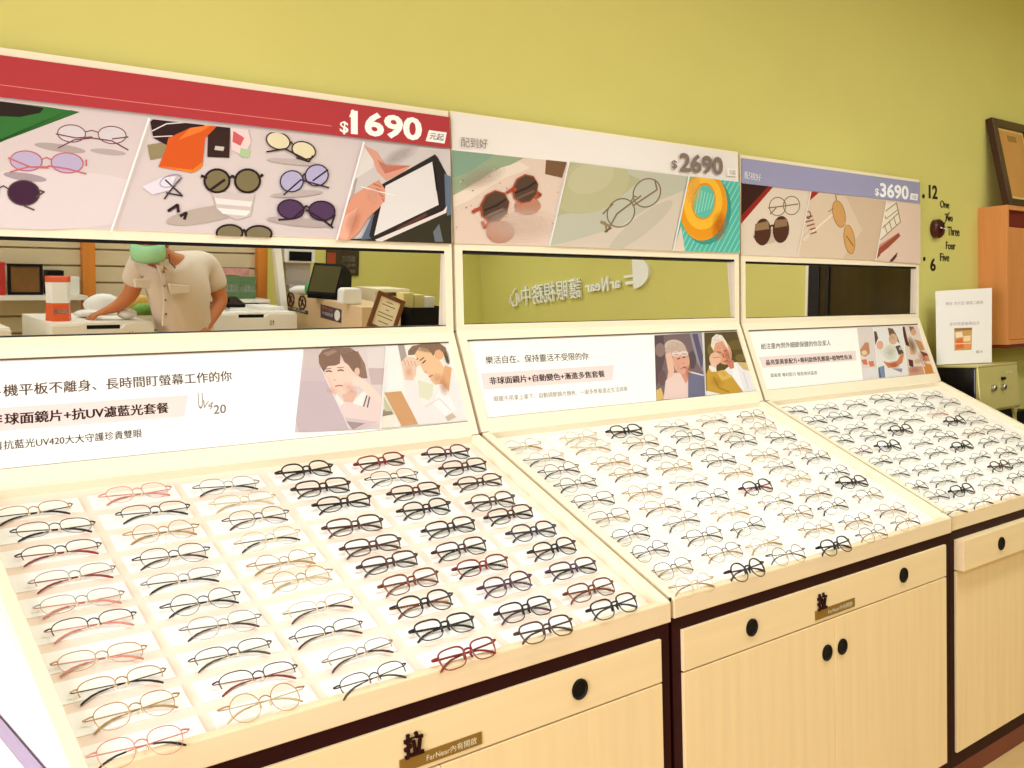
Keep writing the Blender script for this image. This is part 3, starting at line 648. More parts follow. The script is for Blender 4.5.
A.line(X([(592, 246), (622, 252)]), 1.4, (110, 56, 50)); A.line(X([(640, 240), (660, 236)]), 1.2, (110, 56, 50)); A.line(X([(628, 255), (640, 290)]), 1.2, (186, 92, 74)); A.line(X([(640, 322), (668, 312)]), 1.2, (186, 84, 74))
A.ell(640 + 572 / 7.68, 320 + 300 / 7.68, 5.8, 6.6, (238, 190, 158)); A.poly(X([(540, 320), (585, 340), (580, 390), (535, 375)]), (240, 196, 166)); A.line(X([(556, 290), (610, 288)]), 0.9, (200, 134, 108)); A.poly(X([(526, 350), (580, 370), (585, 398), (545, 400), (524, 372)]), (246, 238, 228))
A.clip = [(654.3, 335.4), (701.9, 332.5), (704.5, 395.9), (656.2, 400.8)]
A.soft(678, 368, 4.5, 6, (246, 196, 168), 0, .5); A.soft(688, 372, 3.5, 7, (196, 130, 106), 0, .45); A.soft(672, 346, 6, 4, (232, 214, 198), 0, .5)
A.clip = [(703.2, 333), (738.4, 331.6), (755.9, 391.4), (705, 395.6)]
A.soft(720, 350, 4, 6, (246, 190, 156), -20, .5); A.soft(727, 356, 4, 8, (190, 112, 84), -20, .45); A.soft(716, 339, 5, 3, (252, 244, 232), 0, .6); A.soft(716, 382, 8, 6, (186, 138, 40), 20, .25); A.soft(723, 374, 6, 3, (236, 200, 104), 30, .5)
A.clip = None; A.line([(702.6, 333), (704.8, 395.8)], 0.9, (246, 238, 232))
A.build('info_print', units[1])

A = art_for(2, 2, -0.0058); A.gain = 0.92
A.poly([(758.9, 357), (855.6, 350.7), (856.4, 360.3), (763, 367.8)], (255, 233, 225))
A.text('給注重內到外細節保健的你及家人', (761.2, 349.4), (830.9, 345.5), (760.8, 343.4), (118, 102, 90), 0.01)
A.text('晶亮葉黃素配方+專利款熱乳酸菌+植物性魚油', (766.4, 365.2), (852, 359.2), (765.6, 359.8), (70, 42, 34), 0.025)
A.text('葉黃素 專利配方 輕鬆維持晶亮', (770.6, 377.6), (817.4, 374.6), (770.1, 373.6), (146, 134, 122), 0.005)
A.clip = [(857, 328.2), (872.9, 327.3), (878.2, 378), (863.2, 379.7)]
X = lambda pts: [(840 + a / 8.536, 310 + b / 8.536) for a, b in pts]
A.poly(A.clip, (236, 222, 214)); A.poly(X([(170, 340), (215, 275), (245, 280), (255, 370), (215, 400), (180, 385)]), (206, 142, 104)); A.ell(840 + 208 / 8.536, 310 + 365 / 8.536, 2.8, 2.4, (246, 214, 168)); A.poly(X([(180, 425), (225, 420), (235, 470), (200, 465)]), (226, 120, 86)); A.poly(X([(240, 440), (285, 435), (295, 480), (255, 485)]), (230, 126, 92)); A.poly(X([(190, 500), (310, 490), (325, 580), (205, 590)]), (244, 234, 228))
A.clip = [(873.3, 327.3), (901.6, 326.2), (907.4, 375.6), (878.6, 378)]
A.poly(A.clip, (248, 242, 236)); A.poly(X([(285, 180), (310, 185), (325, 240), (300, 300), (290, 250)]), (96, 72, 56)); A.ell(840 + 340 / 8.536, 310 + 300 / 8.536, 3.4, 4.4, (236, 178, 152)); A.poly(X([(405, 150), (450, 160), (490, 230), (510, 290), (480, 260), (420, 220)]), (128, 92, 56)); A.ell(840 + 452 / 8.536, 310 + 250 / 8.536, 4.4, 5.2, (228, 184, 150)); A.poly(X([(330, 350), (420, 300), (470, 320), (480, 420), (400, 430)]), (238, 236, 220)); A.poly(X([(470, 310), (510, 300), (545, 370), (500, 385)]), (92, 74, 62)); A.poly(X([(365, 435), (430, 455), (490, 430), (520, 370), (545, 380), (530, 450), (470, 490), (410, 495)]), (222, 136, 88)); A.poly(X([(325, 490), (375, 475), (385, 575), (330, 580)]), (134, 150, 180)); A.poly(X([(440, 500), (530, 500), (525, 535)]), (150, 150, 166)); A.line(X([(330, 500), (345, 580)]), 1.2, (84, 88, 110)); A.ell(840 + 515 / 8.536, 310 + 330 / 8.536, 1.6, 1.6, (200, 196, 180))
A.clip = [(902.2, 326.4), (917.9, 325.6), (933.6, 373.4), (908, 375.6)]
A.poly(A.clip, (240, 222, 206)); A.poly(X([(520, 140), (550, 145), (575, 260), (600, 320), (560, 300)]), (88, 46, 36)); A.poly(X([(585, 140), (625, 145), (650, 190), (630, 220), (600, 190)]), (150, 96, 66)); A.ell(840 + 625 / 8.536, 310 + 190 / 8.536, 2.6, 3.6, (226, 172, 138)); A.poly(X([(575, 230), (620, 290), (640, 380), (600, 380)]), (214, 178, 140)); A.poly(X([(630, 250), (690, 270), (720, 340), (680, 350)]), (208, 150, 96)); A.poly(X([(680, 350), (740, 370), (775, 440), (720, 420)]), (112, 58, 44)); A.ell(840 + 735 / 8.536, 310 + 415 / 8.536, 3.4, 2.8, (228, 150, 126)); A.poly(X([(580, 420), (620, 430), (625, 490), (590, 480)]), (96, 48, 40)); A.poly(X([(590, 490), (700, 480), (720, 560), (590, 565)]), (222, 166, 136)); A.poly(X([(700, 450), (790, 470), (800, 540), (730, 550)]), (224, 146, 66)); A.line(X([(610, 220), (720, 480)]), 1.4, (248, 236, 224)); A.ell(840 + 660 / 8.536, 310 + 440 / 8.536, 3, 2.4, (216, 186, 150))
A.clip = [(873.3, 327.3), (901.6, 326.2), (907.4, 375.6), (878.6, 378)]
A.soft(890, 352, 7, 8, (226, 220, 200), 0, .5); A.soft(893, 365, 7, 4, (196, 104, 62), 10, .4); A.soft(892, 337, 3, 4, (240, 204, 176), 0, .5)
A.clip = [(902.2, 326.4), (917.9, 325.6), (933.6, 373.4), (908, 375.6)]
A.soft(912, 345, 4, 10, (150, 104, 76), -20, .45); A.soft(922, 358, 4, 8, (206, 120, 70), -20, .4); A.soft(914, 370, 8, 4, (206, 140, 110), 0, .4)
A.clip = None
A.build('info_print', units[2])
# ------------------------------------------------------------------ eyeglasses
GM = {  # frame colours
 'K': mat('frame_black', (22, 16, 16), 0.3), 'B': mat('frame_brown', (72, 42, 28), 0.3), 'T': mat('frame_tortoise', (116, 62, 28), 0.25, noise=0.7, nscale=(90, 90, 90)),
 'D': mat('frame_gunmetal', (74, 66, 62), 0.35, 0.3), 'G': mat('frame_gold', (172, 136, 80), 0.35, 0.25), 'P': mat('frame_pale_gold', (206, 184, 142), 0.35, 0.25),
 'S': mat('frame_silver', (158, 148, 138), 0.35, 0.25), 'R': mat('frame_burgundy', (128, 34, 30), 0.3), 'M': mat('frame_rose', (206, 136, 120), 0.35, 0.2),
 'U': mat('frame_purple', (78, 44, 66), 0.3), 'N': mat('frame_navy', (36, 36, 66), 0.3), 'O': mat('frame_olive', (74, 66, 40), 0.3)}
M_PAD = mat('nose_pad_silicone', (222, 204, 164), 0.3)
CNAME = dict(K='black', B='brown', T='tortoiseshell', D='gunmetal', G='gold', P='pale gold', S='silver', R='burgundy', M='rose', U='purple', N='navy', O='olive')
SHN = dict(r='round', b='rounded', w='wide', s='square', o='oval')
TYN = dict(A='plastic', M='metal', H='half-rim')
K = 1.03
SHAPE = {'r': (46, 44, 2.0, 0.0), 'b': (48, 42, 2.4, 0.10), 'w': (51, 39, 3.0, 0.12), 's': (51, 36, 3.1, 0.08), 'o': (52, 35, 2.5, 0.06)}
HALFW = 70.0
def wrap(x): return -5.0 * (x / 70.0) ** 2
def mmv(x, y, z): return V((x, y, z)) * (K * 0.001)
def outline(sh, n=26, k=1.0):
    lw, lh, p, tp = SHAPE[sh]; out = []
    for i in range(n):
        a = 2 * math.pi * i / n; c, s = math.cos(a), math.sin(a)
        x = lw / 2 * math.copysign(abs(c) ** (2 / p), c); y = lh / 2 * math.copysign(abs(s) ** (2 / p), s)
        x *= 1 + tp * y / (lh / 2)
        out.append((x * k, y * k))
    return out
def make_kind(code):
    ty, sh = code
    lw, lh, p, tp = SHAPE[sh]
    br = 17.0 if ty == 'A' else 18.0
    cx = min((br + lw) / 2, HALFW - lw / 2 - 1.5)
    R = {'A': 1.75, 'M': 0.84, 'H': 0.95}[ty]
    f = MB(); N = 26
    for sg in (-1, 1):
        pts = [(sg * (cx + x), y) for x, y in outline(sh, N)]
        ring = [mmv(x, y, wrap(x)) for x, y in pts]
        if ty == 'H':
            i0 = [ring[i % N] for i in range(-1, N // 2 + 2)]
            f.tube(i0, R * K * .001, n=5)
        else:
            f.tube(ring, [R * K * .001 * (1.0 if y > -.15 * lh else .62) for x, y in pts], n=5, closed=True, flat=1.25 if ty == 'A' else None)
        # end piece back to the hinge
        ox = cx + lw / 2 * (1 + tp * .35) ; hy = lh * 0.22
        er = 2.0 if ty == 'A' else 1.3
        f.tube([mmv(sg * (ox - 1.5), hy, wrap(ox)), mmv(sg * (ox + 2.5), hy + .8, wrap(ox) - 1.0), mmv(sg * HALFW, hy + .6, -8.0), mmv(sg * (HALFW - .5), hy, -9.0)],
               [er * K * .001, er * K * .0011, er * K * .0011, er * K * .001], n=6)
    hb = 0.6 if ty == 'A' else 2.2
    xi = cx - lw / 2; by = lh * (0.16 if ty != 'A' else 0.2)
    f.tube([mmv(-xi - .6, by - 1.5, 0), mmv(-xi * .45, by + hb, .9), mmv(0, by + hb * 1.3, 1.1), mmv(xi * .45, by + hb, .9), mmv(xi + .6, by - 1.5, 0)], (R + .25) * K * .001, n=6)
    if ty == 'A':
        for sg in (-1, 1):      # moulded nose rests
            f.tube([mmv(sg * (xi - .4), by - 2, -1), mmv(sg * (xi - 1.6), by - 8, -5.0), mmv(sg * (xi - .2), by - 15, -6.5)], [.0020, .0030, .0018], n=6)
    parts = {'front': f}
    for sg in (-1, 1):
        l = MB(); pts = [(sg * (cx + x), y) for x, y in outline(sh, N, .985)]
        c0 = [mmv(x, y, wrap(x) - .15) for x, y in pts]; n = len(c0)
        mid = mmv(sg * cx, 0, wrap(cx) + .5)
        l.add(c0 + [mid], [(i, (i + 1) % n, n) for i in range(n)])
        parts['lens%d' % sg] = l
        hy = lh * 0.22; zt = -9.5 if sg < 0 else -12.5
        t = MB(); tr = (1.9 if ty == 'A' else 1.0)
        a = [mmv(sg * (HALFW - .5), hy, -8.5), mmv(sg * (HALFW - 2.5), hy - 1.0, zt + .3), mmv(sg * 30, hy - 2.5, zt), mmv(sg * -10, hy - 5, zt - .3), mmv(sg * -22, hy - 6.2, zt - .4)]
        t.tube(a, [tr * K * .001] * 5, n=6, flat=1.5 if ty == 'A' else 1.1)
        parts['temple%d' % sg] = t
        e = MB(); e0 = 1.55 if ty != 'A' else 1.85
        b = [mmv(sg * -18, hy - 5.8, zt - .4), mmv(sg * -31, hy - 7.5, zt - .4), mmv(sg * -42, hy - 11, zt - .3), mmv(sg * -52, hy - 16, zt + .1), mmv(sg * -60, hy - 21.5, zt + .8)]
        e.tube(b, [e0 * .9 * K * .001, e0 * K * .001, e0 * 1.1 * K * .001, e0 * 1.25 * K * .001, e0 * .9 * K * .001], n=6, flat=1.3)
        parts['tip%d' % sg] = e
        if ty != 'A':
            q = MB(); q.ball(mmv(sg * (xi - 1.2), -2.5, -5.0), (.0024, .0042, .0014), n=8, k=5)
            q.tube([mmv(sg * (xi + .4), by - 3, -.5), mmv(sg * (xi - .2), by - 5, -5.5), mmv(sg * (xi - 1.0), -2.5, -5.0)], .00045, n=4)
            parts['pad%d' % sg] = q
    meshes = {}
    allv = []
    for k, mb in parts.items():
        me = mb.mesh('glasses_' + k); me.shade_smooth(); me.materials.append(M_LENS if k[:4] == 'lens' else M_PAD if k[:3] == 'pad' else GM['K'])
        meshes[k] = me
        if k[:4] != 'lens': allv += [V(q) for q in mb.v]
    return meshes, allv
KINDS = {}
PART = {'front': 'front_frame', 'lens': 'lens', 'temple': 'temple', 'tip': 'temple_tip', 'pad': 'nose_pad'}
def put_glasses(code, fc, tc, M, label, group, pads):
    if code not in KINDS: KINDS[code] = make_kind(code)
    me, _ = KINDS[code]
    root = bpy.data.objects.new('eyeglasses', None); COL.objects.link(root); root.empty_display_size = 0.03
    root.matrix_world = M
    tag(root, label, 'eyeglasses', group)
    made = {}
    for k, m in me.items():
        b = k.rstrip('-1')
        if b == 'pad' and not pads: continue
        o = bpy.data.objects.new(PART[b], m); COL.objects.link(o)
        sg = k[len(b):]
        o.parent = made['temple' + sg] if b == 'tip' else root
        made[k] = o
        if b in ('front', 'temple', 'tip'):
            o.material_slots[0].link = 'OBJECT'
            o.material_slots[0].material = GM[fc] if b == 'front' else GM[tc]
            if b == 'temple' and code[0] == 'M' and fc in 'GPSM' and tc in 'KBDG': o.material_slots[0].material = GM[fc if random.random() < .5 else tc]
    return root
ORD = ['first', 'second', 'third', 'fourth', 'fifth', 'sixth', 'seventh', 'eighth', 'ninth', 'front']
def tray_axes(u):
    a, t, n, L = seg(1); return n, n.dot(a + UNIT_AT[u]), t
def glasses_tray(u, cols, flip):
    n, c0, t = tray_axes(u)
    ref = 'red-header side' if u == 1 else 'white-header side'; tray = ('red', 'white', 'blue')[u] + '-header tray'
    for ci, col in enumerate(cols):
        for ri, s in enumerate(col):
            px, py, code, fc, tc = s.split(); grid = px == 'grid'
            if not grid: px = float(px); py = float(py)
            tau = math.radians(random.uniform(10, 17) + (8 if ri == 9 else 0) + (7 if code[0] == 'A' or u == 1 else 0))
            if code not in KINDS: KINDS[code] = make_kind(code)
            ct, st = math.cos(tau), math.sin(tau)
            h0 = -min(q.y * st + q.z * ct for q in KINDS[code][1]) + 0.0003
            base_d = -0.0185 + (0.015 if ri == 9 else 0.0)
            if grid: p = seg(1)[0] + UNIT_AT[u] + V((COL_X[u][ci], 0, 0)) + t * ROW_S[ri] + n * (base_d + h0 + 0.002)
            else: p = hit(px, py, n, c0 + base_d + h0 + 0.002)
            p = p - n * 0.002
            yaw = math.radians(random.gauss(0, 2.2))
            ex = V((1, 0, 0)) * math.cos(yaw) + t * math.sin(yaw); et = t * math.cos(yaw) - V((1, 0, 0)) * math.sin(yaw)
            ey = et * ct + n * st; ez = n * ct - et * st
            M = Matrix(((ex.x, ey.x, ez.x, p.x), (ex.y, ey.y, ez.y, p.y), (ex.z, ey.z, ez.z, p.z), (0, 0, 0, 1)))
            k = (6 - ci) if flip else ci + 1
            row = 'back row' if ri == 0 else 'front row' if ri == 9 else ORD[ri] + ' row from back'
            tn = '' if tc == fc else ' with %s temples' % CNAME[tc]
            lab = '%s %s glasses, %s, %s from %s, %s' % (CNAME[fc], TYN[code[0]] if code[0] != 'M' else SHN[code[1]] + ' metal', row, ORD[k - 1], ref, tray)
            put_glasses(code, fc, tc, M, lab, 'eyeglasses on the %s tray' % PRICE[u], u < 2)
# one entry per pair: place on the tray, kind (plastic / metal / half-rim + shape), front and temple colour; columns listed from the back row
G1 = [
    ['34 509.5 Ho G K', '55 526 Mo K K', '61 549 Ho K R', '75 574 Ho S R', '82 599 Mo S M', '94 622 Ho K M', '102 655 Mo G M', '122 681 Ho G K', '136 708 Mb G G', '142 745 Mb M K'],
    ['138 491 Mb M M', '155.5 509 Ho K K', '164 530 Mr G G', '174.5 554 Mb K B', '184 577 Ho S K', '204 600 Mr D K', '224 623 Mb S B', '234 651 Ho D O', '259 675 Ho K R', '266 701 Mr G P'],
    ['229 484 Mb S K', '245 499 Ho P P', '259 516 Mb D B', '271 537 Mb P K', '285 560 Mr G G', '302 577 Mr G P', '322 605 Ho P B', '330 630 Ho D B', '362 651 Ho S B', '375 677 Ho K D'],
    ['307.5 469 Ab K K', '324 486 Aw K B', '345 501 Ao K K', '356 524 Aw B B', '374 544 As B B', '391 561 As B D', '412.5 580 Aw T T', '426 602 Ab K T', '446 625 Aw K K', '469 652 As R R'],
    ['382.5 460 Aw R B', '395 476 Mb K K', '417 490 Aw B K', '427.5 507.5 Ab K K', '452 526 Aw K D', '463 547.5 Aw B K', '484 564 Ao R K', '509 583 Ab U U', '527 608 Aw K U', '548 628 Aw B D'],
    ['449 452 Ab U K', '466 465.5 Aw B K', '481 480.5 Ao B B', '494 500 Ab O B', '512 513 Aw B K', '535 530 Ab N D', '556 547.5 Ab K B', '575 567 Aw U K', '593 588.6 Aw T T', '616 605 Aw K D']]
G2 = [
    ['524 445 Mr P G', '547.5 457 Mr P K', '562.5 469 Mr B B', '579 482.5 Mr D B', '596 499 Mw B B', '611 516 Mw B G', '632.5 534 Mb K B', '652 550 Mr D D', '675 567.5 Mb B G', '696 584 Mr P G'],
    ['582 436 Mr P P', '594 446 Mr P G', '614 461 Mr G G', '632 472 Mr G B', '646 491 Mr G G', '664 506 Mb G B', '685 520 Mr S D', '706 535 Mb O B', '726 551 Mb B G', '749 569 Ar K B'],
    ['627.5 430 Ab K B', '644 441 Mb G B', '662.5 452.5 Mr K B', '677.5 466 Mr G G', '692.5 481 Mr P B', '714 496 Mb K K', '734 511 Mr P G', '751 525 Mw K D', '767.5 542.5 Mr P G', '790 554 Mr D B'],
    ['675 425 Mr P D', '691 435 Mb K K', '705 447 Mb G K', '722 459 Mr D D', '739 471 Mr G G', '759 486 Ab K R', '779 500 Mb G K', '799 512.5 Mb B G', '820 527.5 Mr G G', '837.5 545 Ab K K'],
    ['715 419 Mr P D', '732.5 431 Mb G K', '744 440 Mb K B', '766 454 Mr G G', '782.5 465 Mr S D', '799 477.5 Mr G P', '819 492.5 Mr G B', '836 505 Mb B K', '859 520 Mr B G', '875 532.5 Mb D G'],
    ['754 415 Mb B G', '766 426 Mr G P', '784 436 Mr D K', '801 447.5 Mr G G', '819 456 Mr K B', '837.5 471 Mb B K', '855 481 Ab K K', '871 494 Mb B G', '894 509 Mr G B', '909 521 Mr G B']]
G3 = [
    ['795.5 409 Mo K D', '815.5 419 Ms K K', '828 429 Mo S K', '843 439 Mw K K', '862 450 Mo R B', '882 460 Mo K K', '899 472.5 Mr S K', '918 486 Mr K K', '938 495 Mb K B', '957 509 Mo P B'],
    ['828 406 Mo S K', '842 415 Mb K K', '858 426 Mo S D', '875.5 434 Mw D D', '890.5 445 Ab K D', '909 456 Mo S D', '928 467.5 Mo D D', '945.5 479 Mo S K', '964 489 Aw K K', '984 501 Mb P N'],
    ['857 402.5 Mo S K', '870.5 412.5 Mo S D', '888 421 Mo S D', '903 429 Aw K B', '923 441 Mo S D', '938 450.5 Mo D D', '955.5 461 Mo D D', '974 472.5 Mo S B', '993 482.5 Mo S D', '1010.5 492.5 Mb M B'],
    ['884 397.5 Mw K D', '898 408 Mo S K', '914 417.5 Mo S D', '932 427.5 Mo S D', '948 435 Mw K B', '964 445 Aw K K', '982 455 Mo S K', '1002 465 Ab B O', '1020 475 Mo D D', 'grid 0 Mo S K'],
    ['909 396 Mo S K', '925.5 405 Mb D D', '940 412 Mr P M', '957 420 Ab K D', '975.5 431 Mo G B', '990.5 440 Mo D D', '1008 451 Mb B B', '1020 461 Mo D D', 'grid 0 Mb D D', 'grid 0 Mo S D'],
    ['934 394 Mo S B', '952 401 Mo S K', '967 410 Mb P D', '979 419 Mo S D', '995.5 427.5 Mo S D', '1013 436 Mo S D', 'grid 0 Mo D K', 'grid 0 Mb S D', 'grid 0 Mo S K', 'grid 0 Mo D D']]
glasses_tray(0, G1, True)
glasses_tray(1, G2, False)
glasses_tray(2, G3, False)
# ------------------------------------------------------------------ things on the wall and counter beyond the third cabinet
def simple(name, label, cat, mb, m=None, loc=(0, 0, 0), group=None, **k):
    o = mb.build(name, m, None, **k); o.location = loc
    return tag(o, label, cat, group)
# wall clock: hub, hands and stuck-on numerals
cc = hit(934.6, 229, (0, 1, 0), YW)
clock = thing('wall_clock', 'wall clock of stuck-on black numerals around a dark hub on green wall', 'clock', (cc.x, YW, cc.z))
M_CLK = mat('clock_black', (30, 16, 14), 0.35); M_HUB = mat('clock_hub', (70, 20, 18), 0.3)
MB().lathe([(0.041, 0.0005), (0.041, 0.022), (0.034, 0.03), (0.008, 0.032), (0.0, 0.032)], M=Matrix.Rotation(math.radians(90), 4, 'X')).build('hub', M_HUB, clock)
def plate(pts, y, m, name, parent, th=0.003):
    return MB().prism([V((x, y, z)) for x, z in pts], (0, -th, 0)).build(name, m, parent)
def hand(ang, L, w, y, m):
    a = math.radians(ang); d = V((math.sin(a), 0, math.cos(a))); s = V((d.z, 0, -d.x)) * w
    pts = [d * -0.02 + s, d * L + s * .4, d * L - s * .4, d * -0.02 - s]
    MB().prism([p + V((0, y, 0)) for p in pts], (0, -0.0015, 0)).build('clock_hand', m, clock)
hand(42, 0.098, 0.0035, -0.034, M_CLK); hand(95, 0.05, 0.003, -0.036, M_WHITE); hand(33, 0.085, 0.003, -0.0375, M_CLK)
def numeral(body, bl, br, tl, bold=0.0):
    O, X, Y = [hit(q[0], q[1], (0, 1, 0), YW - 0.0005) - V(clock.location) for q in (bl, br, tl)]
    vs, fs = text_geo(body, bold)
    X = V((X.x - O.x, 0, 0)); Y = V((0, 0, Y.z - O.z))
    t = MB().add([O + X * a + Y * b for a, b in vs], fs)
    o = t.build('numeral', M_CLK, clock); so = o.modifiers.new('thickness', 'SOLIDIFY'); so.thickness = 0.0022; so.offset = 1
for body, bl, br, tl, bo in (('12', (928.8, 198.2), (937.2, 199), (928.8, 184.6), .02), ('6', (930.3, 271), (935.4, 271.3), (930.3, 258.3), .02), ('One', (940, 207.6), (949, 209), (940, 200.2), 0),
                             ('Two', (944.8, 221), (952.4, 221.6), (944.8, 213.6), 0), ('Three', (947.6, 235.5), (959.2, 236.6), (947.6, 226.5), 0), ('Four', (945.8, 249.2), (955.2, 249.8), (945.8, 241.5), 0), ('Five', (940, 261.2), (949, 262), (940, 253), 0)):
    numeral(body, bl, br, tl, bo)
for q in ((923.2, 196.2), (924, 258.9)):
    w = hit(q[0], q[1], (0, 1, 0), YW) - V(clock.location)
    MB().lathe([(0.009, 0.0005), (0.009, 0.003), (0, 0.0032)], c=(w.x, w.y, w.z), M=Matrix.Rotation(math.radians(90), 4, 'X'), n=14).build('hour_dot', M_CLK, clock)

# wooden wall cabinet
M_ORW = mat('orange_wood', (226, 150, 84), 0.45, noise=0.16, nscale=(30, 30, 2.5)); M_ORD = mat('dark_red_wood', (120, 34, 22), 0.4, noise=0.15, nscale=(30, 3, 30))
wc = thing('wall_cabinet', 'orange wooden cabinet hung on the green wall under the framed picture', 'cabinet', (3.06, 0.668, 1.264))
b = MB(); D = 0.132
b.box((0, 0, 0), (0.02, D, 0.632)); b.box((0.88, 0, 0), (0.90, D, 0.632)); b.box((0.02, 0, 0.612), (0.88, D, 0.632)); b.box((0.02, 0, 0), (0.88, D, 0.02)); b.box((0.02, D - .008, 0.02), (0.88, D, 0.612))
b.build('carcass', M_ORW, wc, bevel=0.001)
for x0, x1 in ((0.022, 0.448), (0.452, 0.878)): MB().box((x0, 0.010, 0.022), (x1, 0.026, 0.535)).build('door', M_ORW, wc, bevel=0.001)
MB().box((0.021, 0.02, 0.538), (0.879, D - .009, 0.611)).build('recess_rail', M_ORD, wc)
MB().box((0.0, 0.004, -0.016), (0.90, D, -0.0004)).build('base_rail', M_ORD, wc)

# framed picture leaning on the cabinet
a = math.radians(11.2)
fp = thing('framed_picture', 'dark brown framed tan picture leaning against the wall on the wooden cabinet', 'picture', (3.135, 0.688, 1.8968))
Mf = Matrix.Rotation(-a, 4, 'X')
W_, H_ = 0.37, 0.425
b = MB()
for lo, hi in (((0, 0, 0), (0.045, 0.032, H_)), ((W_ - .045, 0, 0), (W_, 0.032, H_)), ((0.045, 0, 0), (W_ - .045, 0.032, 0.04)), ((0.045, 0, H_ - .04), (W_ - .045, 0.032, H_))): b.box(lo, hi, None, Mf)
b.build('frame', mat('picture_frame_brown', (62, 30, 18), 0.35, noise=0.2, nscale=(20, 20, 20)), fp, bevel=0.002)
b = MB(); b.box((0.045, 0.010, 0.04), (W_ - .045, 0.014, H_ - .04), mat('picture_mat', (226, 196, 112), 0.6), Mf); b.box((0.062, 0.0085, 0.055), (W_ - .062, 0.0098, H_ - .052), mat('picture_tan', (204, 146, 74), 0.6, noise=0.15, nscale=(6, 6, 3)), Mf)
b.box((W_ * .38, 0.0075, H_ - .10), (W_ * .62, 0.0083, H_ - .07), mat('picture_seal', (160, 120, 50), 0.6), Mf)
b.build('picture_sheet', None, fp)

# counter that carries the machine
sc = thing('side_counter', 'low dark side counter beyond the cabinet under the coffee machine', 'counter', (2.475, 0.22, 0))
MB().box((0, 0.02, 0.0), (1.7, 0.578, 0.83)).build('body', M_DARK, sc); MB().box((-0.005, 0, 0.8302), (1.72, 0.578, 0.86)).build('worktop', mat('worktop_dark', (58, 20, 18), 0.25), sc, bevel=0.002)

# coffee machine
M_CM = mat('machine_metal', (206, 194, 120), 0.35, 0.15); M_CMB = mat('machine_black', (10, 8, 8), 0.3)
cm = thing('coffee_machine', 'black coffee machine with a pale metal front panel and two knobs', 'coffee machine', (2.57, 0.55, 0.8604))
MB().box((0, 0.03, 0.0), (0.364, 0.235, 0.322)).build('housing', M_CMB, cm, bevel=0.006)
MB().prism([V((0, y, z)) for y, z in ((0.006, 0.145), (0.02, 0.322), (0.0295, 0.322), (0.0295, 0.132), (0.012, 0.132))], (0.364, 0, 0)).build('front_panel', M_CM, cm, bevel=0.003)
MB().box((-0.002, 0.02, 0.3225), (0.366, 0.235, 0.331)).build('cup_warmer', M_CM, cm, bevel=0.002)
MB().box((0.006, -0.02, 0.0), (0.072, 0.0295, 0.131)).build('left_column', M_CM, cm, bevel=0.003)
for x in (0.115, 0.205):
    MB().lathe([(0.013, 0), (0.013, 0.012), (0.010, 0.016), (0, 0.016)], c=(x, 0.0125, 0.232), M=Matrix.Rotation(math.radians(90), 4, 'X'), n=16).build('knob', M_STEEL, cm)
MB().box((0.20, 0.004, 0.262), (0.222, 0.0165, 0.274)).build('indicator', M_BLACK, cm)
MB().tube([(0.318, 0.012, 0.131), (0.318, 0.01, 0.07), (0.302, 0.008, 0.045), (0.294, 0.006, 0.024)], [0.014, 0.013, 0.016, 0.019], n=10).build('spout', M_CM, cm)
# badge lettering on the panel
vs, fs = text_geo('Family', 0.0, 0.2); MB().add([(0.24 + p * .07, 0.0148 - q * .001, 0.284 + q * .016) for p, q in vs], fs).build('badge', mat('badge_print', (240, 232, 200), 0.5), cm)

# paper notice in an acrylic stand on the machine
zt = 0.8604 + 0.3314
pa, pb = hit(936.2, 365, (0, 1, 0), 0.745), hit(991.9, 365, (0, 1, 0), 0.625)
cen = V(((pa.x + pb.x) / 2, (pa.y + pb.y) / 2, zt)); nn = V((pb.y - pa.y, pa.x - pb.x, 0)).normalized()
ns = thing('notice_stand', 'white paper notice standing on the coffee machine', 'notice', cen)
A = Art(nn, nn.dot(cen), ns)
def on(px, py): return A.pt((px, py)) - cen
sheet = [on(935.6, 291.2), on(992, 287.8), on(991.8, 365.2), on(936.8, 365.2)]
for q in sheet[2:]: q.z = 0.003
MB().prism([q - nn * 0.0004 for q in sheet], -nn * 0.0018).build('sheet', M_PAPER, ns)
ac = MB(); ac.prism([q - nn * 0.0024 for q in sheet], -nn * 0.002)
s0, s1 = sheet[3], sheet[2]
ac.prism([V((s0.x, s0.y, 0.0)), V((s1.x, s1.y, 0.0)), V((s1.x, s1.y, 0.0)) - nn * 0.05, V((s0.x, s0.y, 0.0)) - nn * 0.05], (0, 0, 0.0025)); ac.build('acrylic_stand', M_ACRYLIC, ns)
A.text('微信 支付宝 掃描二維碼', (945.5, 305.5), (983, 304), (945.5, 302), (176, 170, 160), 0.0)
A.text('支付完成後請出示', (949.5, 326), (979.5, 324.6), (949.5, 322.6), (170, 160, 150), 0.0)
A.poly([(954.3, 328.3), (972, 327.6), (971.6, 349.8), (954.5, 350.6)], (206, 160, 96)); A.poly([(954.3, 328.3), (972, 327.6), (972, 330), (954.3, 330.8)], (150, 110, 60)); A.poly([(955.4, 332.6), (962, 331.6), (963, 337), (955.6, 338)], (244, 226, 190)); A.poly([(963.4, 336), (970.6, 335.4), (970.4, 341), (963.6, 341.6)], (246, 214, 170)); A.poly([(956, 340), (962, 338), (964, 348), (956, 349)], (226, 110, 54)); A.poly([(964.6, 343), (970.8, 342.4), (970.6, 347.6), (964.8, 348.2)], (236, 150, 90)); A.line([(955, 344), (971, 343)], .8, (250, 220, 180))
A.ring(977.4, 351.8, 1.0, 1.2, .5, (120, 110, 100)); A.text('4月', (979.4, 353), (982.4, 352.8), (979.4, 350.6), (150, 140, 130))
A.build('notice_print', ns)

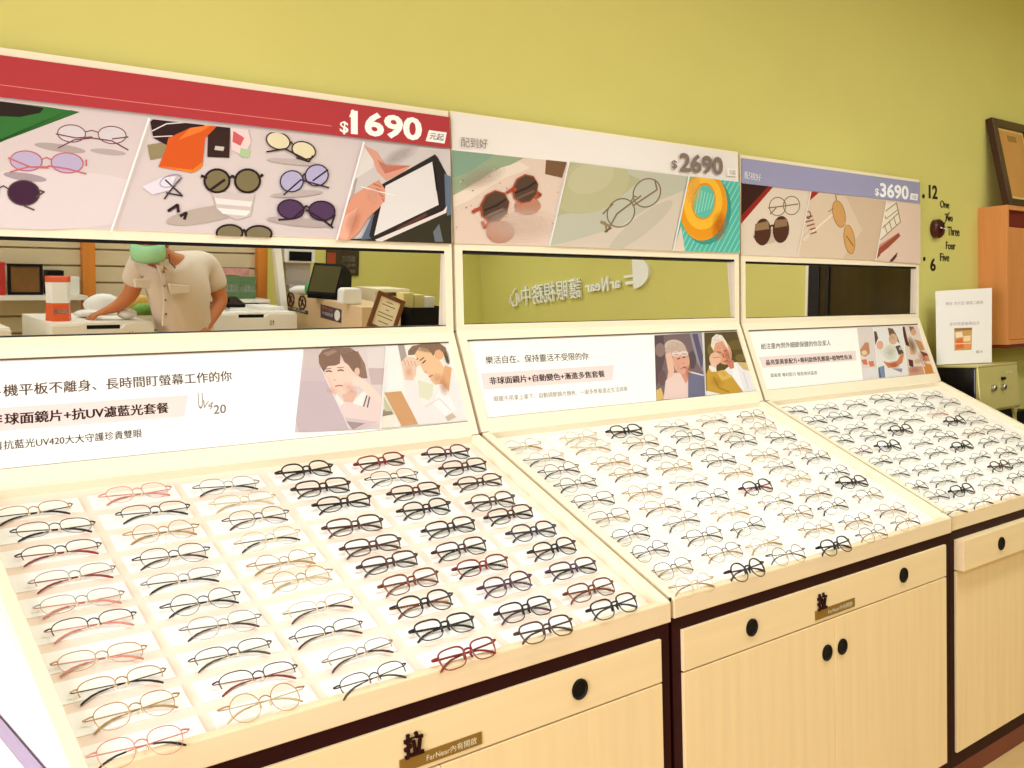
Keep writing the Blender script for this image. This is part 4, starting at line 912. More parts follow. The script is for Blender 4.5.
# clutter right of the machine
b = MB().box((0, 0, 0), (0.24, 0.14, 0.10)); simple('storage_box', 'dark storage box on the counter holding up the beige canister', 'box', b, M_BLACK, (2.98, 0.62, 0.8604), bevel=0.003)
simple('canister', 'beige lidded canister on the dark box beside the coffee machine', 'canister', MB().lathe([(0.058, 0), (0.06, 0.004), (0.06, 0.145), (0.063, 0.147), (0.063, 0.172), (0.05, 0.178), (0, 0.179)], n=28), mat('canister_beige', (226, 190, 130), 0.5), (3.062, 0.69, 0.9606), smooth=False)
M_RED = mat('packet_red', (170, 36, 28), 0.4, noise=0.5, nscale=(40, 40, 40))
for k, (x, y, r, c) in enumerate(((2.905, 0.46, .3, 'red'), (2.965, 0.5, -.2, 'orange'), (2.93, 0.40, .1, 'red'))):
    b = MB()
    w, d, h = 0.05, 0.02, 0.075
    b.prism([V((-w / 2, -d / 2, 0)), V((w / 2, -d / 2, 0)), V((w / 2, d / 2, 0)), V((-w / 2, d / 2, 0))], (0, 0, h * .8)); b.prism([V((-w / 2, -d / 2, h * .8)), V((-w / 2, d / 2, h * .8)), V((-w / 2, 0, h))], (w, 0, 0))
    o = simple('snack_packet', ['red snack packet standing beside the coffee machine spout', 'orange snack packet standing before the dark storage box', 'red snack packet at the front edge of the side counter'][k], 'packet', b, M_RED if c == 'red' else mat('packet_orange', (220, 150, 70), 0.4), (x, y, 0.8604), 'snack packets on the counter', bevel=0.003)
    o.rotation_euler.z = r

# white counter at the near end of the first cabinet
wcn = thing('white_counter', 'white counter with lilac edging beside the end of the $1690 cabinet', 'counter', (-2.1, -0.1, 0))
M_WC = mat('white_gloss_top', (248, 246, 248), 0.25); M_LIL = mat('lilac_metal_edging', (176, 160, 196), 0.35, 0.2)
MB().box((0, 0.02, 0), (0.87, 0.86, 0.757)).build('body', M_WC, wcn); MB().box((-0.02, 0, 0.7575), (0.877, 0.88, 0.786)).build('top', M_WC, wcn)
MB().box((0.8773, 0, 0.752), (0.8965, 0.88, 0.7872)).build('edging', M_LIL, wcn)
# ------------------------------------------------------------------ the service side of the shop, seen in the mirrors
YN = (0, 1, 0)
def R(px, py, y, u=0): return mhit(u, px, py, YN, y)
def rbox(px0, py0, px1, py1, y, depth, z0=None, z1=None):
    a, b2 = R(px0, py0, y), R(px1, py1, y)
    return V((a.x, y - depth, b2.z if z0 is None else z0)), V((b2.x, y, a.z if z1 is None else z1))
M_CW = mat('cabinet_white', (246, 240, 226), 0.4); M_SLAT = mat('slatwall_cream', (226, 208, 172), 0.6); M_POST = mat('orange_post', (226, 140, 52), 0.4, noise=0.12, nscale=(30, 30, 2))
# 3D shop lettering on the right wall
O = mhit(1, 655, 287, (1, 0, 0), XR); E_ = mhit(1, 512, 303.5, (1, 0, 0), XR)
ls = thing('wall_lettering', 'white raised shop name lettering on the green wall facing the mirrors', 'sign', (XR, O.y, 1.88))
M_LET = mat('letter_white', (255, 254, 250), 0.4)
def wall_word(body, y0, y1, z0, z1, bold, name='lettering'):
    vs, fs = text_geo(body, bold)
    t = MB().add([V((-0.022, (y0 + (y1 - y0) * a) - O.y, z0 + (z1 - z0) * b - 1.88)) for a, b in vs], fs, M_LET)
    o = t.build(name, None, ls); so = o.modifiers.new('thickness', 'SOLIDIFY'); so.thickness = 0.02; so.offset = 0
L_ = E_.y - O.y      # negative: reads towards -y
def yy(f): return O.y + L_ * f
disc = MB(); n = 20
pts = [V((-0.03, yy(0.125), 1.86 - 1.88)), V((-0.03, yy(0.125), 2.10 - 1.88))]
arc = [V((-0.03, yy(0.125) - (-1) * 0, 0))]
half = [V((-0.03, yy(0.115) + 0.17 * math.sin(t), 1.985 - 1.88 - 0.125 * math.cos(t))) for t in [math.pi * i / n for i in range(n + 1)]]
disc.prism([p - V((0, O.y, 0)) for p in half], (0.029, 0, 0)); disc.build('emblem', M_LET, ls)
ef = MB(); y1 = yy(0.115) - O.y
for z0, z1, l in ((1.865, 1.885, .0), (1.90, 1.925, .085), (1.955, 1.975, .10)): 
    if l: ef.box((-0.03, y1 - l, z0 - 1.88), (-0.001, y1 - .001, z1 - 1.88))
ef.build('emblem_bars', M_LET, ls)
wall_word('ar', yy(0.20), yy(0.265), 1.885, 1.945, 0.02); wall_word('N', yy(0.275), yy(0.315), 1.87, 1.99, 0.02); wall_word('ear', yy(0.325), yy(0.43), 1.885, 1.945, 0.02)
wall_word('護眼視務中心', yy(0.46), yy(1.0), 1.845, 2.02, 0.0)
# dark doorway in the right wall
d1 = struct(MB().box((XR - 0.03, -0.98, 0), (XR - 0.0005, -0.90, 2.25)).build('trim_1', mat('door_frame_black', (20, 20, 26), 0.3)))
dg = mat('dark_brown_glass', (58, 46, 18), 0.12, noise=0.7, nscale=(1, 9, 1.0))
struct(MB().box((XR - 0.02, -0.9, 0.0), (XR - 0.0005, 0.5, 2.25)).build('door_1', dg)); struct(MB().box((XR - 0.034, -0.845, 0), (XR - 0.021, -0.825, 2.25)).build('trim_2', mat('door_frame_black', (20, 20, 26), 0.3)))
struct(MB().box((XR - 0.03, -1.005, 0), (XR - 0.0005, -0.985, 2.3)).build('trim_3', M_CREAM_V))

# slatwall bay with orange post
YS = -3.6
sw = thing('slatwall_bay', 'cream slatwall bay with orange posts standing behind the work drawers', 'display wall', (0, YS, 0))
xs = [R(p, 270, YS).x for p in (-60, 262)]
b = MB(); h = 0.103
for i in range(24):
    z0 = 0.02 + i * h
    b.box((xs[0], -0.03, z0), (xs[1], 0.0, z0 + h - 0.012))
b.box((xs[0], -0.04, 0.0), (xs[1], -0.0301, 2.49)); b.build('slat_panel', M_SLAT, sw)
for p0, p1 in ((80.5, 93),): MB().box((R(p0, 270, YS).x, 0.0002, 0.0), (R(p1, 270, YS).x, 0.05, 2.4)).build('post', M_POST, sw)
x0 = R(255, 270, YS).x; MB().box((x0, 0.0002, 0), (x0 + 0.07, 0.05, 2.4)).build('post', M_POST, sw)
MB().prism([V((x0 + .085, 0.01, 1.75)), V((x0 + .085, 0.05, 1.76)), V((x0 + .085, 0.24, 1.06)), V((x0 + .085, 0.19, 1.06))], (0.05, 0, 0)).build('end_board', M_CW, sw)
za = R(20, 293.5, YS).z
MB().box((R(-60, 290, YS).x, 0.0002, za - 0.025), (R(78, 290, YS).x, 0.2, za)).build('shelf', M_CW, sw)
zb = R(245, 297, YS).z
MB().box((R(205, 297, YS).x, 0.0002, zb - 0.02), (x0 - .002, 0.24, zb)).build('shelf', M_CW, sw)
# on the shelves
def stand(name, label, cat, px0, px1, ptop, y, zbase, depth, m, group=None, bevel=0.003):
    a = R(px0, ptop, y); b2 = R(px1, ptop, y); w = b2.x - a.x
    mb = MB().box((-w / 2, -depth, 0), (w / 2, 0, a.z - zbase))
    return simple(name, label, cat, mb, m, ((a.x + b2.x) / 2, y, zbase + 0.0006), group, bevel=bevel)
tb = thing('photo_frame', 'black framed brown picture on the shelf left of the orange post', 'picture', (R(26, 290, YS + .12).x, YS + .1, za + .0006))
w = (R(44, 290, YS + .12).x - R(9, 290, YS + .12).x) / 2; hh = R(26, 264, YS + .12).z - za
b = MB(); fr = .016
for lo, hi in (((-w, 0, 0), (-w + fr, .02, hh)), ((w - fr, 0, 0), (w, .02, hh)), ((-w + fr, 0, 0), (w - fr, .02, fr)), ((-w + fr, 0, hh - fr), (w - fr, .02, hh))): b.box(lo, hi)
b.build('frame', M_BLACK, tb); MB().box((-w + fr, .004, fr), (w - fr, .012, hh - fr)).build('picture_sheet', mat('picture_dark', (120, 80, 30), 0.4, noise=0.7, nscale=(9, 9, 5)), tb)
stand('storage_box', 'white box on the shelf beside the orange post', 'box', 66, 79.5, 277, YS + .16, za, .12, M_WHITE)
stand('tray_case', 'long dark case lying behind the snack bag on the shelf', 'case', 47, 64, 270.5, YS + .1, za, .08, M_BLACK)
stand('toy_box', 'red and white boxed figure at the far end of the shelf', 'box', -4, 5, 262, YS + .15, za, .08, mat('red_box', (190, 40, 34), 0.4))
for k, (p0, p1, pt, dy, lb) in enumerate(((223, 240, 276, .16, 'green box of wipes with white lettering beside the man'), (239, 256, 277, .15, 'green and white box next to the orange upright'))):
    o = stand('product_box', lb, 'box', p0, p1, pt, YS + dy, zb, .06, mat('box_green', (96, 128, 84), 0.5, noise=0.3, nscale=(30, 30, 30)), 'product boxes on the shelf')
    vs, fs = text_geo(['GREEN', 'TEA'][k] if False else '清潔濕巾'[:3 + k], 0.02)
    bb = o.dimensions
    wv, hv = o.data.vertices[1].co.x - o.data.vertices[0].co.x, o.data.vertices[4].co.z
    MB().add([(-wv * .4 + a * wv * .8, 0.0006, hv * .3 + c * hv * .35) for a, c in [(1 - p, q) for p, q in vs]], fs).build('box_lettering', M_PAPER, o)
stand('product_box', 'white and red box lying on top of the green boxes', 'box', 224, 250, 268.5, YS + .15, zb + R(230, 276, YS + .16).z - zb + .002, .06, mat('box_pale_red', (216, 150, 140), 0.5, noise=0.6, nscale=(25, 25, 25)), 'product boxes on the shelf')

# white drawer units
def drawer_unit(px0, px1, y, zt, label):
    x0, x1 = R(px0, 323, y).x, R(px1, 323, y).x
    r = thing('drawer_unit', label, 'drawer unit', ((x0 + x1) / 2, y, 0), 0, 'white drawer units'); w = (x1 - x0) / 2
    MB().box((-w, -0.58, 0), (w, -0.018, zt)).build('body', M_CW, r, bevel=0.002)
    n = 5; hgt = (zt - .06) / n
    for i in range(n):
        z1 = zt - .012 - i * hgt; z0 = z1 - hgt + .006
        f = MB().prism([V((a_, 0, c_)) for a_, c_ in ((-w, z0), (w, z0), (w, z1), (.11, z1), (.085, z1 - .022), (-.085, z1 - .022), (-.11, z1), (-w, z1))], (0, -0.0175, 0)).build('drawer', M_CW, r)
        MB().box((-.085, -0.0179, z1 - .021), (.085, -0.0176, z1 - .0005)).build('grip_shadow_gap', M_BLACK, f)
        if i == 0:
            vs, fs = text_geo('拉', 0.0); MB().add([(.15 - a_ * .035, 0.0006, z1 - .07 + c_ * .034) for a_, c_ in vs], fs).build('pull_character', M_BLACK, f)
    return r, x0, x1
ZT = 1.112
DU, dx0, dx1 = drawer_unit(52, 154, -2.45, ZT, 'white drawer unit under the snack bag where the man is working')
DV, ex0, ex1 = drawer_unit(205, 297, -2.95, 1.108, 'white drawer unit with papers on top beside the reception counter')
DW, fx0, fx1 = drawer_unit(-60, 11, -2.5, 1.09, 'white drawer unit at the far end beyond the snack bag')

# snack bag on the drawer unit
bx = R(58.5, 318, -2.62); ht = R(58, 276, -2.62).z - ZT; bw = (R(72, 300, -2.62).x - R(46, 300, -2.62).x) / 2
bag = thing('snack_bag', 'orange and white stand-up snack bag on the white drawer unit', 'bag', (bx.x, -2.62, ZT + .0006))
def pouch(z0, z1, m, nm, par):
    b = MB(); N = 6; ring = []
    for i in range(N + 1):
        z = z0 + (z1 - z0) * i / N; f = z / ht; d = .05 * (1 - f) ** .6 + .004; w = bw * (1 - .06 * math.sin(f * 3.1))
        ring.append([V((-w, 0, z)), V((-w * .6, d, z)), V((w * .6, d, z)), V((w, 0, z)), V((w * .6, -d, z)), V((-w * .6, -d, z))])
    vs = [p for r in ring for p in r]; fs = [(i * 6 + k, i * 6 + (k + 1) % 6, (i + 1) * 6 + (k + 1) % 6, (i + 1) * 6 + k) for i in range(N) for k in range(6)]
    fs += [tuple(range(6)), tuple(range(N * 6, N * 6 + 6))]
    return b.add(vs, fs).build(nm, m, par, smooth=False)
M_BO = mat('bag_orange', (226, 92, 36), 0.4)
pouch(0, ht * .40, M_BO, 'bag_base', bag); pouch(ht * .401, ht * .86, M_WHITE, 'bag_middle', bag); pouch(ht * .861, ht, M_BO, 'bag_top', bag)
vs, fs = text_geo('幼幼堅果', 0.02)
MB().add([(bw * .62 - a * bw * 1.24, 0.05, ht * .16 + b2 * ht * .11) for a, b2 in vs], fs).build('bag_lettering', M_PAPER, bag)
# tissues, cloth and small goods around the hand
def blob(name, label, cat, px, py, y, z, r, m):
    c = R(px, py, y); mb = MB().ball((0, 0, r[2]), r, n=14, k=8)
    for i, q in enumerate(mb.v): mb.v[i] = (q[0] * (1 + .12 * math.sin(i * 2.3)), q[1] * (1 + .1 * math.cos(i * 1.7)), q[2])
    return simple(name, label, cat, mb, m, (c.x, y, z + .0006), smooth=True)
blob('cleaning_cloth', 'crumpled white cloth on the drawer unit near the working hand', 'cloth', 88, 318, -2.75, ZT, (.07, .06, .022), M_WHITE)
blob('plastic_bag', 'clear white bag of snacks behind the working hand', 'bag', 103, 296, -2.9, ZT, (.10, .05, .06), M_WHITE)
blob('tape_roll', 'white roll with dark core beside the green packets on the drawers', 'roll', 127, 314, -2.62, ZT, (.05, .05, .03), M_WHITE)
blob('leafy_packet', 'green leafy packet on the drawers against the shirt', 'packet', 145, 312, -2.85, ZT, (.07, .04, .035), mat('leaf_green', (120, 168, 64), 0.6, noise=.5, nscale=(50, 50, 50)))
blob('yellow_packet', 'yellow patterned packet behind the green packet on the drawers', 'packet', 141, 303, -2.92, ZT, (.09, .03, .055), mat('packet_yellow', (226, 178, 80), 0.5, noise=.4, nscale=(50, 50, 50)))
# papers and phone on the second unit
for k, (px, w, d, dz, rz, lb) in enumerate(((238, .12, .28, 0, .1, 'sheaf of white papers under the dark phone'), (270, .16, .26, 0, -.1, 'open white folder on the drawers beside the counter'))):
    c = R(px, 312, -3.12)
    o = simple('paper_stack', lb, 'papers', MB().box((-w / 2, -d / 2, 0), (w / 2, d / 2, .012)).box((-w / 2 + .01, -d / 2 + .01, .0122), (w / 2 + .012, d / 2 - .004, .02)), M_PAPER, (c.x, -3.22, 1.1086 + dz), 'papers on the drawers'); o.rotation_euler.z = rz
c = R(236, 308, -3.1); simple('telephone', 'dark desk telephone on the papers by the shelf', 'telephone', MB().prism([V((-.06, -.07, 0)), V((-.06, .07, 0)), V((-.06, .07, .02)), V((-.06, -.07, .06))], (.12, 0, 0)).tube([(-.05, -.05, .065), (-.04, 0, .065), (-.05, .055, .045)], .012), M_BLACK, (c.x, -3.16, 1.1296), bevel=.003)

# reception counter
c0, c1 = R(362, 306, -2.2), R(282.5, 290, -3.6)
ZR = 1.203
rc = thing('reception_counter', 'pale wood reception counter with no smoking signs and the till on top', 'counter', (c0.x, -2.2, 0))
foot = [V((0, 0, 0)), V((c1.x - c0.x, -1.4, 0)), V((c1.x - c0.x + .27, -1.38, 0)), V((.27, .01, 0))]
M_RC = mat('counter_pale_wood', (226, 194, 150), 0.45, noise=.06, nscale=(3, 3, 40))
MB().prism(foot, (0, 0, ZR)).build('body', M_RC, rc, bevel=.003)
fd = V((c1.x - c0.x, -1.4, 0)).normalized(); fn = V((fd.y, -fd.x, 0)); fn = -fn if fn.x > 0 else fn
fc = fn.dot(V(c0)) 
def F(px, py): return mhit(0, px, py, fn, fc + .0008) - V(rc.location)
def face_plate(quad, m, nm, th=.002):
    pts = [F(*q) for q in quad]
    return MB().prism(pts, fn * th).build(nm, m, rc)
M_SB = mat('sticker_dark', (60, 24, 30), 0.4); M_SP = mat('sticker_purple', (64, 40, 70), 0.4)
face_plate([(285.6, 304.5), (308, 311), (308, 314.6), (285.6, 308.6)], M_SB, 'notice_plate')
for cx, cy in ((291, 299.4), (302.6, 302.6)):
    t = MB(); ring = [F(cx + 3.4 * math.cos(k * math.pi / 12), cy + 6.4 * math.sin(k * math.pi / 12)) + fn * .002 for k in range(24)]
    t.tube(ring, .006, closed=True, n=5); t.tube([F(cx - 2.4, cy - 4.2) + fn * .002, F(cx + 2.4, cy + 4.2) + fn * .002], .005, n=5); t.tube([F(cx - 1, cy + 3) + fn * .002, F(cx + .6, cy - 3.4) + fn * .002], .006, n=5)
    t.build('prohibition_sign', M_SB, rc)
pp = face_plate([(320.8, 304), (341.5, 309.6), (341.2, 323), (320.8, 317.4)], M_SP, 'hours_plate')
def face_text(body, bl, br, tl, m, par, bold=.01):
    O_, X_, Y_ = [F(*q) + fn * .0028 for q in (bl, br, tl)]; vs, fs = text_geo(body, bold)
    MB().add([O_ + (X_ - O_) * (1 - a) + (Y_ - O_) * b2 for a, b2 in vs], fs).build('plate_lettering', m, par)
face_text('禁止吸煙', (288, 308), (306, 313), (288, 305.8), M_PAPER, rc, 0.0)
face_text('本店營業', (322.5, 309.2), (333, 312), (322.5, 305.6), mat('print_orange', (226, 130, 60), .5), pp); face_text('監視錄影中', (322.5, 314.4), (333, 317.2), (322.5, 311), M_PAPER, pp)
MB().prism([F(337.6 + 2.8 * math.cos(k * math.pi / 10), 315.4 + 5.4 * math.sin(k * math.pi / 10)) + fn * .0022 for k in range(20)], fn * .001).build('round_mark', M_PAPER, pp)
# till on the counter
def onC(px, y): return R(px, 300, y).x
tl = thing('till_terminal', 'black touch-screen till terminal on the reception counter', 'till', (onC(328, -2.85), -2.85, ZR + .0006), math.radians(64))
tl.scale = (.74, .74, .74)
MB().prism([V((-.15, .10, 0)), V((-.15, -.14, 0)), V((-.15, -.14, .03)), V((-.15, .10, .03))], (.30, 0, 0)).build('base', M_BLACK, tl, bevel=.004)
MB().prism([V((-.16, .10, .035)), V((-.16, .085, .03)), V((-.16, -.03, .30)), V((-.16, -.01, .305))], (.32, 0, 0)).build('monitor', M_BLACK, tl, bevel=.003)
MB().prism([V((-.138, .0985, .058)), V((-.138, .0995, .0585)), V((-.138, .0066, .2835)), V((-.138, .0052, .283))], (.276, 0, 0)).build('screen', mat('till_screen', (84, 78, 44), .5, spec=.1), tl)
MB().prism([V((-.15, .08, .031)), V((-.15, -.14, .031)), V((-.15, -.14, .23)), V((-.15, -.03, .29))], (.30, 0, 0)).build('rear_housing', M_BLACK, tl, bevel=.004)
dp = thing('printer', 'white upright label printer at the far end of the reception counter', 'printer', (onC(297, -3.5), -3.5, ZR + .0006), math.radians(10))
MB().box((-.09, -.10, 0), (.09, .02, .20)).box((-.085, .0202, .0), (.085, .08, .05)).build('body', mat('printer_grey', (176, 164, 156), .5), dp, bevel=.006); MB().box((-.11, -.11, .2005), (.11, .06, .40)).build('head', M_WHITE, dp, bevel=.012); MB().box((-.08, .0602, .215), (.08, .066, .28)).build('slot', M_BLACK, dp)
simple('tissue_holder', 'rounded white holder on the near end of the reception counter', 'holder', MB().prism([V((x, 0, z)) for x, z in ((-.07, 0), (.07, 0), (.068, .085), (.05, .10), (-.05, .10), (-.068, .085))], (0, -.07, 0)), M_WHITE, (onC(349, -2.42), -2.38, ZR + .0006), bevel=.012)
blob('green_cap_bottle', 'white bottle with a green cap behind the till', 'bottle', 309, 292, -3.1, ZR, (.03, .03, .045), mat('bottle_green', (70, 170, 80), .4))
blob('tissue_pack', 'white tissue pack on the counter in front of the printer', 'tissue pack', 302, 296, -3.2, ZR, (.09, .05, .03), M_WHITE)
ps = R(329, 250, -4.55); pe = R(361, 276, -4.55)
po = thing('poster', 'dark brown poster with white lettering on the green wall behind the till', 'poster', ((ps.x + pe.x) / 2, YB, (ps.z + pe.z) / 2)); w = (pe.x - ps.x) / 2; hh = (ps.z - pe.z) / 2
MB().box((-w, .0005, -hh), (w, .012, hh)).build('sheet', mat('poster_brown', (66, 50, 30), .5, noise=.3, nscale=(6, 6, 6)), po)
for body, z0, z1, f in (('顧問室', .1, .62, .5), ('營業中', -.3, -.05, .45), ('歡迎', -.8, -.5, .4)):
    vs, fs = text_geo(body, .01); MB().add([(w * .75 - a * w * .8 * f * 2, .0135, hh * (z0 + (z1 - z0) * b2)) for a, b2 in vs], fs).build('poster_lettering', M_PAPER, po)
MB().box((-w * .98, .0122, -hh * .2), (-w * .45, .0132, hh * .8)).build('poster_photo', mat('poster_red', (170, 70, 40), .5), po)

# desk right of the counter with frame, shelf, basket and papers
ZD = R(400, 334, -1.95).z
sd = thing('back_desk', 'low pale desk between the reception counter and the green wall', 'desk', (0, 0, 0)); xa, xb = c0.x + .42, R(452, 320, -2.1).x + .3
MB().box((xa, -3.0, ZD - .03), (xb, -1.75, ZD)).build('top', M_RC, sd, bevel=.002)
for x in (xa + .02, xb - .06):
    for y in (-2.97, -1.82): MB().box((x, y, 0), (x + .04, y + .04, ZD - .0304)).build('leg', M_RC, sd)
q = [R(369, 294.5, -2.0), R(393.5, 299, -1.9), R(381, 330, -1.85), R(357.5, 331, -1.95)]
base_z = ZD + .0006
cw = 0.165; chh = .215
cf = thing('certificate_frame', 'brown framed certificate propped on the desk beside the counter', 'certificate', (R(371, 326, -1.9).x + .02, -1.83, base_z), math.radians(14))
Mt = Matrix.Rotation(math.radians(14), 4, 'X') @ Matrix.Rotation(math.radians(22), 4, 'Y')
Mt = Matrix.Translation((0, 0, .034)) @ Mt
b = MB(); fr = .022
for lo, hi in (((-cw / 2, -.02, 0), (-cw / 2 + fr, 0, chh)), ((cw / 2 - fr, -.02, 0), (cw / 2, 0, chh)), ((-cw / 2 + fr, -.02, 0), (cw / 2 - fr, 0, fr)), ((-cw / 2 + fr, -.02, chh - fr), (cw / 2 - fr, 0, chh))): b.box(lo, hi, None, Mt)
b.build('frame', mat('certificate_brown', (110, 62, 26), .35), cf)
MB().box((-cw / 2 + fr, -.015, fr), (cw / 2 - fr, -.008, chh - fr), None, Mt).build('certificate_sheet', mat('certificate_paper', (240, 222, 178), .6), cf)
t = MB()
for k, (l, z) in enumerate(((.04, .17), (.08, .15), (.02, .125), (.09, .10), (.09, .08), (.06, .05))): t.box((-l / 2, -.0078, z), (l / 2, -.0074, z + .005), None, Mt)
t.build('certificate_print', mat('certificate_ink', (120, 96, 70), .6), cf)
x0, x1 = max(R(363, 300, -2.75).x, xa + .01), R(405, 300, -2.75).x; z1 = R(400, 289, -2.75).z
ds = thing('desk_shelf', 'cream open desk shelf behind the certificate', 'shelf', (x1, -2.75, base_z)); hz = z1 - base_z
L0 = x0 - x1
MB().box((L0, -.24, hz - .02), (.02, .02, hz)).build('top', M_CREAM, ds); MB().box((-.02, -.23, 0), (0, 0, hz - .0203)).build('side_panel', M_CREAM, ds); MB().box((L0, -.23, 0), (L0 + .02, 0, hz - .0203)).build('side_panel', M_CREAM, ds); MB().box((L0 + .0203, -.23, hz * .62), (-.0203, 0, hz * .66)).build('shelf', M_CREAM, ds)
simple('paper_stack', 'papers lying on the cream desk shelf under its top', 'papers', MB().box((-.1, -.09, 0), (.1, .08, .02)), M_PAPER, ((x0 + x1) / 2 + .05, -2.86, base_z + hz * .66 + .0006))
# basket with cartons
x0, x1 = R(405.5, 318, -2.2).x, R(442, 318, -2.2).x; zh = R(405, 307, -2.2).z - base_z
bk = MB(); w = (x1 - x0) / 2
bk.box((-w, -.26, 0), (w, 0, .006)); bk.box((-w, -.006, .0062), (w, 0, zh)); bk.box((-w, -.26, .0062), (w, -.254, zh)); bk.box((-w, -.2538, .0062), (-w + .006, -.0062, zh)); bk.box((w - .006, -.2538, .0062), (w, -.0062, zh))
simple('basket', 'black basket of cartons on the desk against the green wall', 'basket', bk, M_BLACK, ((x0 + x1) / 2, -2.15, base_z))
for k, (p, dx, h_, m, lb) in enumerate(((.10, 0, .17, 'carton_yellow', 'pale yellow carton standing in the black basket'), (.40, 0, .165, 'carton_yellow', 'second pale yellow carton in the middle of the basket'), (.68, 0, .15, 'carton_white', 'white carton at the wall end of the black basket'))):
    simple('carton', lb, 'carton', MB().box((-.038, -.04, 0), (.038, .04, zh + .075 - k * .012)), mat(m, (222, 206, 130) if 'yellow' in m else (236, 230, 214), .6), (x0 + (x1 - x0) * (p + .06), -2.28, base_z + .0075), 'cartons in the basket', bevel=.003)
for k, (px, y, rz, col, lb) in enumerate(((389, -1.88, .3, (236, 226, 200), 'cream leaflet spread on the desk by the certificate'), (398, -1.95, -.2, (206, 170, 90), 'yellow leaflet on the desk in front of the basket'), (405, -1.87, .5, (226, 150, 110), 'orange leaflet at the front edge of the desk'))):
    o = simple('leaflet', lb, 'leaflet', MB().prism([V((-.06, -.09, 0)), V((.06, -.09, 0)), V((.06, .09, 0)), V((-.06, .09, 0))], (0, 0, .004)).box((-.058, -.085, .0042), (.05, .08, .0075)), mat('leaflet_%d' % k if False else ('leaflet_cream', 'leaflet_yellow', 'leaflet_orange')[k], col, .6, noise=.4, nscale=(40, 40, 40)), (R(px, 325, y).x, y, base_z), 'leaflets on the desk'); o.rotation_euler.z = rz

# ------------------------------------------------------------------ the man bending over the drawers
def skin(name, nodes, edges, m, parent, sub=1, root=0):
    me = bpy.data.meshes.new(name); me.from_pydata([n[:3] for n in nodes], edges, []); me.materials.append(m)
    o = bpy.data.objects.new(name, me); COL.objects.link(o); o.parent = parent
    o.modifiers.new('skin', 'SKIN'); 
    for i, n in enumerate(nodes):
        r = n[3]; me.skin_vertices[0].data[i].radius = (r if not isinstance(r, tuple) else r[0], r if not isinstance(r, tuple) else r[1])
        me.skin_vertices[0].data[i].use_root = (i == root)
    s = o.modifiers.new('smooth', 'SUBSURF'); s.levels = sub + 1; s.render_levels = sub + 1
    o.modifiers['skin'].use_smooth_shade = True
    return o
PY = -2.56
man = thing('person', 'person in a pale short-sleeved shirt and green face mask bending over drawers', 'person', (R(182, 333, PY).x + .04, PY - .02, 0))
def B(px, py, y): return tuple(R(px, py, y) - V(man.location))
M_SKIN = mat('skin_tan', (198, 118, 66), 0.5); M_SHIRT = mat('shirt_pale_grey', (226, 208, 188), 0.8, bump=.25, nscale=(18, 18, 18)); M_TROU = mat('trousers_dark', (50, 46, 48), 0.8); M_HAIR = mat('hair_black', (24, 18, 16), 0.5)
neck, headc = B(166, 258, PY + .13), B(150, 243, PY + .2)
shL, elL, wrL = B(139, 264, PY + .04), B(132, 294, PY - .02), B(115, 308, PY - .05)
shR, elR, wrR = B(205, 262, PY - .02), B(222, 300, PY + .0), B(206, 326, PY + .1)
chest, belly = B(172, 279, PY + .08), B(181, 312, PY + .02)
pel = (0.02, -.02, .93)
def mid(a, b, t): return tuple(a[i] + (b[i] - a[i]) * t for i in range(3))
def handnodes(wr, d, side):
    """palm, thumb and four fingers from the wrist along d, curled down"""
    d = V(d).normalized(); up = V((0, 0, 1)); s = d.cross(up).normalized() * side
    out = []; ed = []
    if side > 0: d = V((-.86, -.12, -.30)).normalized(); s = d.cross(up).normalized()
    palm = V(wr) + d * .05
    return palm, d, s
nodes = [pel + (.085,), belly + (.085,), chest + (.10,), neck + (.052,), mid(neck, headc, .5) + (.052,), 
         shL + (.05,), elL + (.048,), wrL + (.032,), shR + (.05,), elR + (.048,), wrR + (.032,),
         (-.10, -.02, .86, .07), (-.12, .03, .50, .06), (-.12, -.02, .10, .045), (-.13, .10, .04, .04), (-.13, .19, .03, .03),
         (.13, -.02, .86, .07), (.14, .03, .50, .06), (.14, -.02, .10, .045), (.15, .10, .04, .04), (.15, .19, .03, .03),
         headc[:2] + (headc[2] - .05, .064), headc[:2] + (headc[2] + .03, .086), headc[:2] + (headc[2] + .09, .062)]
edges = [(0, 1), (1, 2), (2, 3), (3, 4), (2, 5), (5, 6), (6, 7), (2, 8), (8, 9), (9, 10), (0, 11), (11, 12), (12, 13), (13, 14), (14, 15), (0, 16), (16, 17), (17, 18), (18, 19), (19, 20), (4, 21), (21, 22), (22, 23)]
for wr, el, side, curl in ((wrL, elL, 1, .05), (wrR, elR, -1, .03)):
    palm, d, s = handnodes(wr, V(wr) - V(el), side)
    pi = len(nodes); nodes.append(tuple(palm) + ((.034, .02),)); edges.append((7 if wr is wrL else 10, pi))
    for k, (off, ln) in enumerate(((-.030, .075), (-.010, .085), (.011, .08), (.030, .062))):
        k1 = palm + d * .035 + s * off; k2 = k1 + d * ln * .5 + V((0, 0, -.004)); k3 = k2 + d * ln * .45 + V((0, 0, -curl * .5))
        i = len(nodes); nodes += [tuple(k1) + (.0105,), tuple(k2) + (.0095,), tuple(k3) + (.0075,)]; edges += [(pi, i), (i, i + 1), (i + 1, i + 2)]
    t1 = palm - d * .02 + s * -.038; t2 = t1 + d * .045 + s * -.018 + V((0, 0, -.01)); t3 = t2 + d * .03 + V((0, 0, -.012))
    i = len(nodes); nodes += [tuple(t1) + (.0125,), tuple(t2) + (.011,), tuple(t3) + (.0085,)]; edges += [(pi, i), (i, i + 1), (i + 1, i + 2)]
body = skin('body', nodes, edges, M_SKIN, man)
